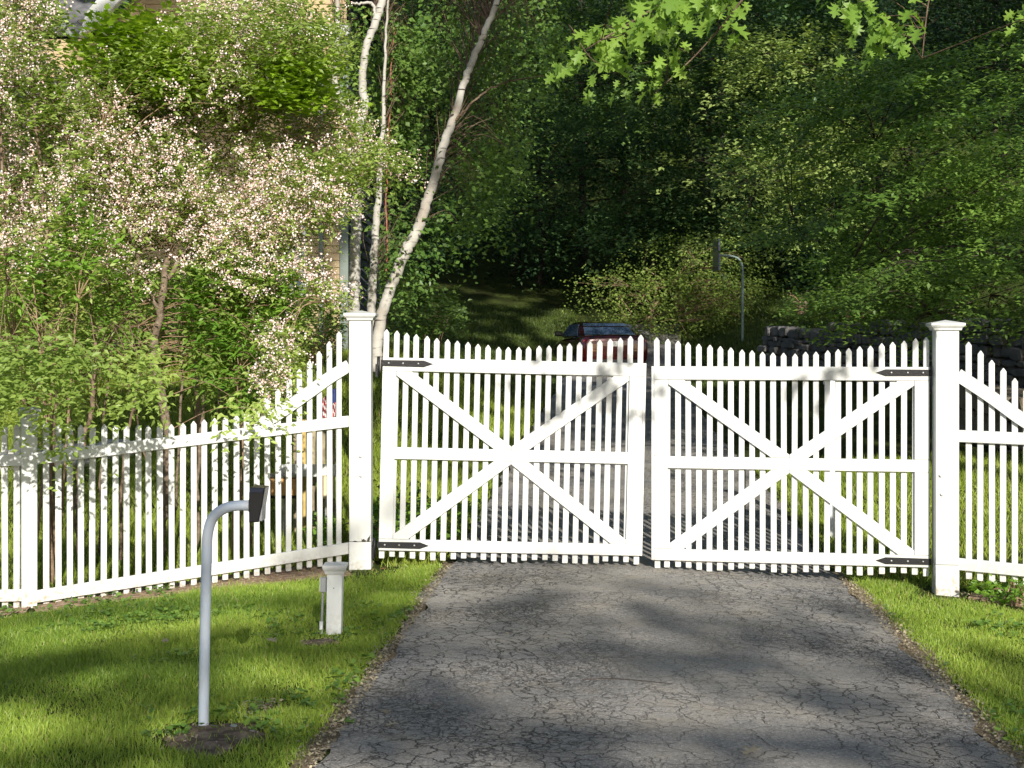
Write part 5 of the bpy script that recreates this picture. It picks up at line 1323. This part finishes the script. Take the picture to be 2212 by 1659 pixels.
# ------------------------------------------------------------------ unseen shade-casting trees
def uv_world(u_, v_, Y):
    return np.stack([u_ + .2126 * (5 - Y), Y, v_ + .477 * (5 - Y)], -1)
def shade(name, label, trunkxy, u0, u1, v0, v1, pf, Y0, Y1, cell, nl, size, seed, Lsp, group='unseen shade casters round the viewpoint', tr=.3, even=False):
    rg = np.random.default_rng(seed)
    U, Vv = np.meshgrid(np.arange(u0, u1, cell), np.arange(v0, v1, cell)); U = U.ravel() + rg.uniform(-.5, .5, U.size) * cell; Vv = Vv.ravel() + rg.uniform(-.5, .5, Vv.size) * cell
    q3 = np.stack([U, Vv, 0 * U], -1)
    nz = .62 * vnoise(q3, .75, seed) + .38 * vnoise(q3, 2.2, seed + 1)
    nz = (nz - .5) * 1.9 + .5
    if even: nz = .30 * nz + .70 * rg.random(len(U))
    ok = nz < pf(U, Vv)
    U, Vv = U[ok], Vv[ok]; Y = rg.uniform(Y0, Y1, len(U)); C = uv_world(U, Vv, Y)
    bx_, by_ = trunkxy; t = plant(name, label, 'tree', (bx_, by_, H(bx_, by_)), group)
    zc = C[:, 2].mean(); zt_ = C[:, 2].max()
    s = spline([(bx_, by_, -.5), (bx_ + .2, by_, zc * .4), (bx_ * .8 + C[:, 0].mean() * .2, by_, zc * .8), (bx_ * .5 + C[:, 0].mean() * .5, (by_ + C[:, 1].mean()) / 2, (zc + zt_) / 2)], 6)
    st = [np.hstack([s, np.linspace(tr, tr * .3, len(s))[:, None]])]
    for i in range(14):
        e = C[rg.integers(len(C))]; a0 = s[rg.integers(len(s) // 2, len(s))]; b_ = spline([a0, (a0 + e) / 2 + np.array([0, 0, .5]), e], 5); st.append(np.hstack([b_, np.linspace(tr * .3, tr * .05, len(b_))[:, None]]))
    bark('trunk', st, M_BARK, t, 8)
    A = unit(rg.normal(0, 1, C.shape) * np.array([1, 1, .5]))
    crown('crown', [sprays(C - A * Lsp / 2, A, Lsp, nl, size, rg, droop=.1, flat=.2, jit=.3)[:4]], L_MID, t, W=1.3)
    localise(t)
def hole(U, V, u, v, ru, rv): return ((U - u) / ru) ** 2 + ((V - v) / rv) ** 2 < 1
def tgt(px, py, d):   # (u,v) of a seen point
    p = P(px, py, d); return p[0] + .2126 * (p[1] - 5), p[2] + .477 * (p[1] - 5)
def p_low(U, V):
    ve = np.interp(U, [-4, -1.5, -.6, .3, 1.7, 2.3, 3.2, 3.8, 6], [1.30, 1.40, 1.75, 2.45, 2.45, 1.95, 1.7, .75, .75])
    p = np.where(V < ve, .57, -1.)
    p = np.where((V > ve - .40) & (V < ve), .50, p)
    p = np.where((V > ve) & (V < 3.0) & (U > -.5) & (U < 1.3), .45, p)
    p = np.where(hole(U, V, -.33, 1.45, .32, .48), .97, p)
    for u, v, a_, b_ in ((.72, .82, .22, .08), (.90, .66, .22, .08), (1.05, .50, .20, .09), (1.2, .34, .18, .10), (-.45, .25, .18, .08)):
        p = np.where(hole(U, V, u, v, a_ + .14, b_ + .11), -1, p)
    return p
shade('shade_caster', 'unseen tree behind the viewer, crown shaped to shade the near lawn and driveway', (-4.5, -11), -6, 7.5, -1.6, 3.0, p_low, -12.5, -9.5, .22, 15, .18, 131, .3, even=True)
HOLES = [(*tgt(1725, 420, 27), 1.3, 1.0), (*tgt(1650, 370, 27), 1.0, .8), (*tgt(1770, 500, 26), .45, .3), (*tgt(1430, 620, 42), 2.5, .9), (*tgt(1555, 728, 42.5), .9, .22), (*tgt(920, 690, 31), .7, .18), (*tgt(1090, 700, 33), .6, .14), (*tgt(1620, 280, 27), .8, .35), (*tgt(1560, 240, 27), .5, .3), (*tgt(1330, 700, 37), .7, .25), (*tgt(1320, 100, 26), 1.2, .35), (*tgt(1980, 590, 17), .9, .22), (*tgt(2100, 330, 18), .8, .3), (*tgt(1500, 600, 42), 1.6, .6), (*tgt(1990, 320, 18), .5, .10), (*tgt(2090, 470, 18), .6, .12), (*tgt(1850, 560, 16), .6, .10), (*tgt(2160, 230, 18), .5, .12), (*tgt(2060, 630, 16), .7, .10), (*tgt(1800, 200, 19), .5, .12), (*tgt(1950, 430, 18), .4, .06), (*tgt(1250, 450, 46), 1.6, .6), (*tgt(1130, 400, 46), 1.0, .6), (*tgt(1450, 330, 46), 1.5, .5), (*tgt(1500, 450, 46), .8, .5), (*tgt(1700, 80, 42), 1.2, .7), (*tgt(1560, 180, 42), .9, .5), (*tgt(1150, 60, 41), 1.2, .6), (*tgt(960, 120, 16), .8, .5), (*tgt(920, 330, 26), .8, .5)]
def p_high(U, V):
    p = np.where(V > 15.5, .80, .90)
    p = np.where((U > 6) & (V < 15), .955, p)
    p = np.where(V < 6.0, -1, p)
    p = np.where((U < 1.3) & (V < 9.3), -1, p)
    p = np.where((U < 1.6) & (V >= 9.3) & (V < 15.5), .50, p)
    p = np.where((U >= 1.3) & (U < 5.5) & (V > 7) & (V < 15), .78, p)
    p = np.where((V >= 6.0) & (V < 7.0) & (U > 1.5), .55, p)
    for u, v, a_, b_ in HOLES: p = np.where(hole(U, V, u, v, a_ + (.5 if a_ > .65 else .30), b_ + (.45 if b_ > .2 else .28)), -1, p)
    return p
shade('shade_caster', 'unseen added canopy near the right edge, shaped to shade the driveway beyond the gate', (9.5, -2), -7, 16, 6, 15.5, p_high, -4, 3, .42, 36, .32, 132, .45)
shade('shade_caster', 'unseen added canopy right of the driveway, shaped to shade the wood behind the lawn', (12.0, 17), -3, 22, 15.5, 25, p_high, 12, 18, .5, 42, .34, 133, .5)
shade('shade_caster', 'unseen added canopy further back, placed to shade the wooded slope', (14.0, 26), 2, 30, 25, 36, lambda U, V: np.full_like(U, .95), 18, 26, .7, 40, .46, 134, .8)

# ------------------------------------------------------------------ house-side shrubs
for i, (poly, d0, d1, n, mm, lab) in enumerate([
    ([(-80, 590), (60, 560), (150, 600), (170, 700), (120, 790), (-80, 800)], 17.5, 20, 520, L_OLIVE, 'yellow-green bush on the bank below the house, at the left picture edge'),
    ([(130, 610), (240, 570), (350, 590), (370, 680), (330, 735), (160, 760)], 18.5, 20.5, 520, L_BRIGHT, 'rounded green bush against the house wall behind the thick twisted stem'),
    ([(340, 600), (450, 570), (560, 590), (600, 660), (590, 745), (360, 750)], 19.5, 21.4, 460, L_MID, 'dark green bush under the house window')]):
    leafy('house_shrub', lab, 'shrub', [(poly, 1)], d0, d1, n, mm, .08, 120 + i, tpl=T_LEAF, L=.35, nl=13, twf=.1, ns=1.2, thr=.25, group='shrubs along the house')

# ------------------------------------------------------------------ grass
def seg_dist(x, y, A, B):
    A = np.array(A); B = np.array(B); D = B - A; t_ = np.clip(((x - A[0]) * D[0] + (y - A[1]) * D[1]) / (D @ D), 0, 1)
    return np.hypot(x - A[0] - t_ * D[0], y - A[1] - t_ * D[1])
FENCE = [((-5.1, 9.25), (-3.1, 9.55)), ((-3.1, 9.55), (-1.1, 10.37)), ((3.0, 9.9), (4.85, 9.1))]
def grass(name, x0, x1, y0, y1, dens, hgt, wid, m, seed, near=True, side='both', cond=None):
    rg = np.random.default_rng(seed); n = int((x1 - x0) * (y1 - y0) * dens)
    x = rg.uniform(x0, x1, n); y = rg.uniform(y0, y1, n); l, r = drive_edges(y)
    q = np.stack([x, y, 0 * x], -1); e = .06 * (vnoise(q, 6, 2) - .5) + rg.normal(0, .018, n)
    ok = (x < l - .035 + e - .05 * rg.random(n)) | (x > r + .05 + e + .09 * rg.random(n))
    if cond is not None: ok &= cond(x, y)
    for sx, sy, rx, ry in SOILS:
        ok &= (((x - sx) / rx) ** 2 + ((y - sy) / ry) ** 2 > .40 + .9 * vnoise(q, 9, 5)) | (rg.random(n) < .10)
    nz = vnoise(q, 2.2, seed) * .5 + vnoise(q, 7, seed + 1) * .5
    fd = np.min([seg_dist(x, y, *f) for f in FENCE], axis=0)
    prob = .35 + 1.1 * nz
    if near: prob *= np.clip((fd - .10 - .22 * vnoise(q, 4, 8)) / .30, .03, 1)
    ok &= rg.random(n) < prob
    x, y, nz, fd, q = x[ok], y[ok], nz[ok], fd[ok], q[ok]; n = len(x)
    Pp = np.stack([x, y, h(x, y) + .03 * (vnoise(q, 1.7, 3) - .5) - .008], -1)
    D = np.stack([rg.normal(0, .45, n), rg.normal(0, .45, n), np.ones(n)], -1); a = rg.uniform(0, 6.283, n); N = np.stack([np.cos(a), np.sin(a), 0 * a], -1)
    S = hgt * (.45 + .9 * rg.random(n)) * (.6 + .8 * vnoise(q, 3.1, seed + 4))
    tint = np.clip(.15 + .6 * vnoise(q, 1.1, seed + 9) * 1.0 + .25 * rg.normal(0, 1, n) * .5 + .2 * rg.random(n), 0, .9); dead = rg.random(n) < (.03 + .35 * np.exp(-fd / .2) * near); tint[dead] = 1.0
    o = scatter(name, T_BLADE, Pp, D, N, S, m, None, wid / S * rg.uniform(.7, 1.3, n), tint); o['kind'] = 'stuff'; return o
grass('grass', -3.9, -.3, 5.1, 10.6, 19000, .037, .0045, L_GRASS, 201, cond=lambda x, y: x < 0)
grass('grass', 1.8, 4.3, 5.1, 10.4, 17000, .037, .0045, L_GRASS, 202, cond=lambda x, y: x > 1)
grass('grass', -6.5, -.2, 9.9, 17, 3300, .09, .008, L_GRASSD, 203, cond=lambda x, y: (y > 10.35 + .4 * np.clip(x + 1.1, -4, 0)) )
grass('grass', 1.8, 7.5, 10.2, 17, 2200, .09, .008, L_GRASSD, 204, cond=lambda x, y: x > 1)
grass('grass', -9, .6, 17, 27, 900, .13, .014, L_GRASSD, 205, near=False, cond=lambda x, y: x < 1)
grass('grass', -5, 9, 27, 46, 700, .10, .018, L_GRASSF, 206, near=False)
# broad weeds and clover in the near lawn
def weeds(name, x0, x1, y0, y1, n, seed):
    rg = np.random.default_rng(seed); x = rg.uniform(x0, x1, n); y = rg.uniform(y0, y1, n); l, r = drive_edges(y); q = np.stack([x, y, 0 * x], -1)
    ok = ((x < l - .03) | (x > r + .04)) & (vnoise(q, 1.6, seed) > .52); x, y = x[ok], y[ok]
    k = 6; X = np.repeat(x, k); Y = np.repeat(y, k); m_ = len(X); a = rg.uniform(0, 6.283, m_)
    D = np.stack([np.cos(a), np.sin(a), .35 + .3 * rg.random(m_)], -1); Pp = np.stack([X + rg.normal(0, .02, m_), Y + rg.normal(0, .02, m_), h(X, Y) + rg.uniform(.005, .035, m_)], -1)
    o = scatter(name, T_LEAF, Pp, D, np.tile([0, 0, 1.], (m_, 1)) + rg.normal(0, .25, (m_, 3)), .028 * rg.uniform(.5, 1.4, m_), L_WEED, None, 1.9); o['kind'] = 'stuff'
weeds('weeds', -3.9, -.4, 5.2, 10.0, 1500, 211); weeds('weeds', 1.9, 4.2, 5.2, 9.8, 1100, 212)
# bare soil along the fence feet
def dirt_strip(A, B, w0, w1, seed):
    A = np.array(A); B = np.array(B); L = np.linalg.norm(B - A); n = int(L / .05); D = (B - A) / L; Nn = np.array([D[1], -D[0]]); V = []; Fc = []
    for i in range(n + 1):
        p = A + D * L * i / n; a_ = w0 + .12 * (vnoise(np.array([p[0], p[1], 0.]), 3, seed) - .5) + .06 * (vnoise(np.array([p[0], p[1], 5.]), 11, seed) - .5)
        for j in range(7):
            t_ = -w1 + (a_ + w1) * j / 6; q = p + Nn * t_; V.append((q[0], q[1], ZG(q[0], q[1]) + .004 + .015 * float(vnoise(np.array([q[0], q[1], 2.]), 8, seed)) - (.03 if j in (0, 6) else 0)))
    for i in range(n):
        for j in range(6):
            k = i * 7 + j; Fc.append([k, k + 1, k + 8, k + 7])
    o = mesh('soil_strip', V, Fc, M_FSOIL, smooth=True); o['kind'] = 'structure'
M_FSOIL = mat('fence_foot_soil', (.20, .13, .09), rough=1, spec=.1, noise=((.36, .26, .19), 26, .40, .62), bump=1.0, bscale=60)
dirt_strip((-5.1, 9.25), (-3.1, 9.55), .26, .30, 1); dirt_strip((-3.1, 9.55), (-1.2, 10.35), .34, .35, 2); dirt_strip((3.05, 9.85), (4.85, 9.05), .12, .3, 3)

# ------------------------------------------------------------------ small litter: stones, leaves, twig
rg = np.random.default_rng(300)
M_PEB = mat('pebble', (.22, .21, .20), rough=.9, noise=((.12, .11, .10), 40, .4, .6))
def pebble(px, py, s_, label, m=M_PEB):
    g = ground_px(px, py); n = 0
    bm_v = []; Fc = []; k = 8
    for i, (rr, zz) in enumerate(((.5, 0), (.95, .18), (1, .35), (.7, .6), (.2, .72))):
        for j in range(k): a_ = 6.283 * j / k; f_ = rg.uniform(.85, 1.12); bm_v.append((s_ * rr * f_ * math.cos(a_), s_ * rr * .7 * f_ * math.sin(a_), s_ * zz * .8))
    for i in range(4):
        for j in range(k): q_ = (j + 1) % k; Fc.append([i * k + j, i * k + q_, (i + 1) * k + q_, (i + 1) * k + j])
    Fc.append([4 * k + j for j in range(k)]); Fc.append([k - 1 - j for j in range(k)])
    o = mesh('stone', np.array(bm_v), Fc, m, smooth=True); o.location = (g[0], g[1], g[2] + .012); o.rotation_euler = (0, 0, rg.uniform(0, 6)); tag(o, label, 'stone', 'small stones in the soil round the keypad pole')
M_PEBB = mat('bluish_pebble', (.22, .26, .28), rough=.8)
pebble(455, 1584, .020, 'flat brown stone touching the foot of the keypad pole', mat('brown_pebble', (.18, .13, .09), rough=.9))
pebble(480, 1576, .014, 'tan wedge stone right of the foot of the keypad pole', mat('tan_pebble', (.25, .20, .15), rough=.9))
pebble(505, 1577, .020, 'pale blue-grey stone farther right of the keypad pole foot', M_PEBB)
pebble(400, 1590, .016, 'dark grey stone left of the keypad pole foot')
pebble(545, 1588, .016, 'grey stone in the grass at the right end of the soil patch')
def leaf_thing(px, py, size, label, tpl=T_OAK, m=L_DRY, rot=0.0, lift=.006, tilt=.25, W=1.0):
    g = ground_px(px, py)
    D = np.array([[math.cos(rot), math.sin(rot), tilt]]); N = np.array([[rg.normal(0, .2), rg.normal(0, .2), 1.0]])
    o = scatter('fallen_leaf', tpl, np.array([[0, 0, 0.]]), D, N, size, m, None, W, np.array([rg.random()]))
    o.location = (g[0], g[1], g[2] + lift); sd = o.modifiers.new('s', 'SOLIDIFY'); sd.thickness = .0008
    tag(o, label, 'leaf', 'fallen leaves')
leaf_thing(1600, 1636, .095, 'curled pale dry leaf on the asphalt at the bottom picture edge', rot=.4, tilt=.35)
leaf_thing(838, 1546, .055, 'pale dry leaf on the driveway left edge, farther of two there', rot=2.0)
leaf_thing(830, 1572, .06, 'pale dry leaf on the driveway left edge, nearer of two there', rot=.2)
leaf_thing(770, 1565, .10, 'green fallen leaf lying on the left driveway edge', m=L_WEED, rot=2.9, tilt=.1)
leaf_thing(1070, 1327, .035, 'small whitish leaf on the driveway, farthest from the viewer', tpl=T_LEAF, rot=.5, W=2)
leaf_thing(1095, 1372, .030, 'small whitish leaf on the driveway, second from the gate', tpl=T_LEAF, rot=1.5, W=2)
leaf_thing(1320, 1364, .03, 'tiny dry leaf near the middle of the driveway', tpl=T_LEAF, rot=2.5, W=2)
leaf_thing(2115, 1602, .05, 'bluish pale leaf near the right driveway edge', tpl=T_LEAF, rot=.2, W=2)
leaf_thing(820, 1246, .05, 'orange-brown leaf in the grass below the sagging gate leaf', rot=0, m=mat('orange_leaf', (.40, .17, .08), .8), lift=.05)
leaf_thing(350, 1408, .05, 'pale dry leaf lying on the lawn left of the keypad pole', rot=1, lift=.05)
leaf_thing(598, 1408, .07, 'brown leaf lying on the lawn right of the keypad pole', rot=2.6, lift=.05)
tw = [ground_px(a_, b__) + np.array([0, 0, .006]) for a_, b__ in ((1258, 1472), (1300, 1469), (1345, 1470), (1400, 1475), (1452, 1480))]
o = MB().tube(spline(tw, 5), list(np.linspace(.0035, .002, 21)), 6).build('twig', M_DARKBARK, smooth=True); tag(o, 'long thin dark twig lying across the driveway', 'twig')

# tan litter bits along the driveway edges, on the soil and at the fence foot
rg = np.random.default_rng(400); n = 5200
yy = rg.uniform(5.2, 10.3, n); l, r = drive_edges(yy); sd_ = rg.random(n) < .5
xx = np.where(sd_, l - np.abs(rg.normal(0, .05, n)) + .03, r + np.abs(rg.normal(0, .075, n)) - .03)
k_ = 700
for A_, B_ in FENCE:
    u_ = rg.random(k_); w_ = rg.uniform(-.15, .22, k_); A_ = np.array(A_); B_ = np.array(B_); D_ = (B_ - A_) / np.linalg.norm(B_ - A_)
    xx = np.concatenate([xx, A_[0] + (B_ - A_)[0] * u_ + D_[1] * w_]); yy = np.concatenate([yy, A_[1] + (B_ - A_)[1] * u_ - D_[0] * w_])
for sx, sy, rx, ry in SOILS:
    u_ = rg.uniform(-1.1, 1.1, 160); w_ = rg.uniform(-1.1, 1.1, 160); xx = np.concatenate([xx, sx + rx * u_]); yy = np.concatenate([yy, sy + ry * w_])
n = len(xx); a = rg.uniform(0, 6.283, n)
o = scatter('litter', T_LEAF, np.stack([xx, yy, h(xx, yy) + rg.uniform(.004, .022, n)], -1), np.stack([np.cos(a), np.sin(a), rg.normal(0, .3, n)], -1), np.tile([0, 0, 1.], (n, 1)) + rg.normal(0, .4, (n, 3)), rg.uniform(.006, .022, n), L_DRY, None, rg.uniform(.5, 2, n)); o['kind'] = 'stuff'
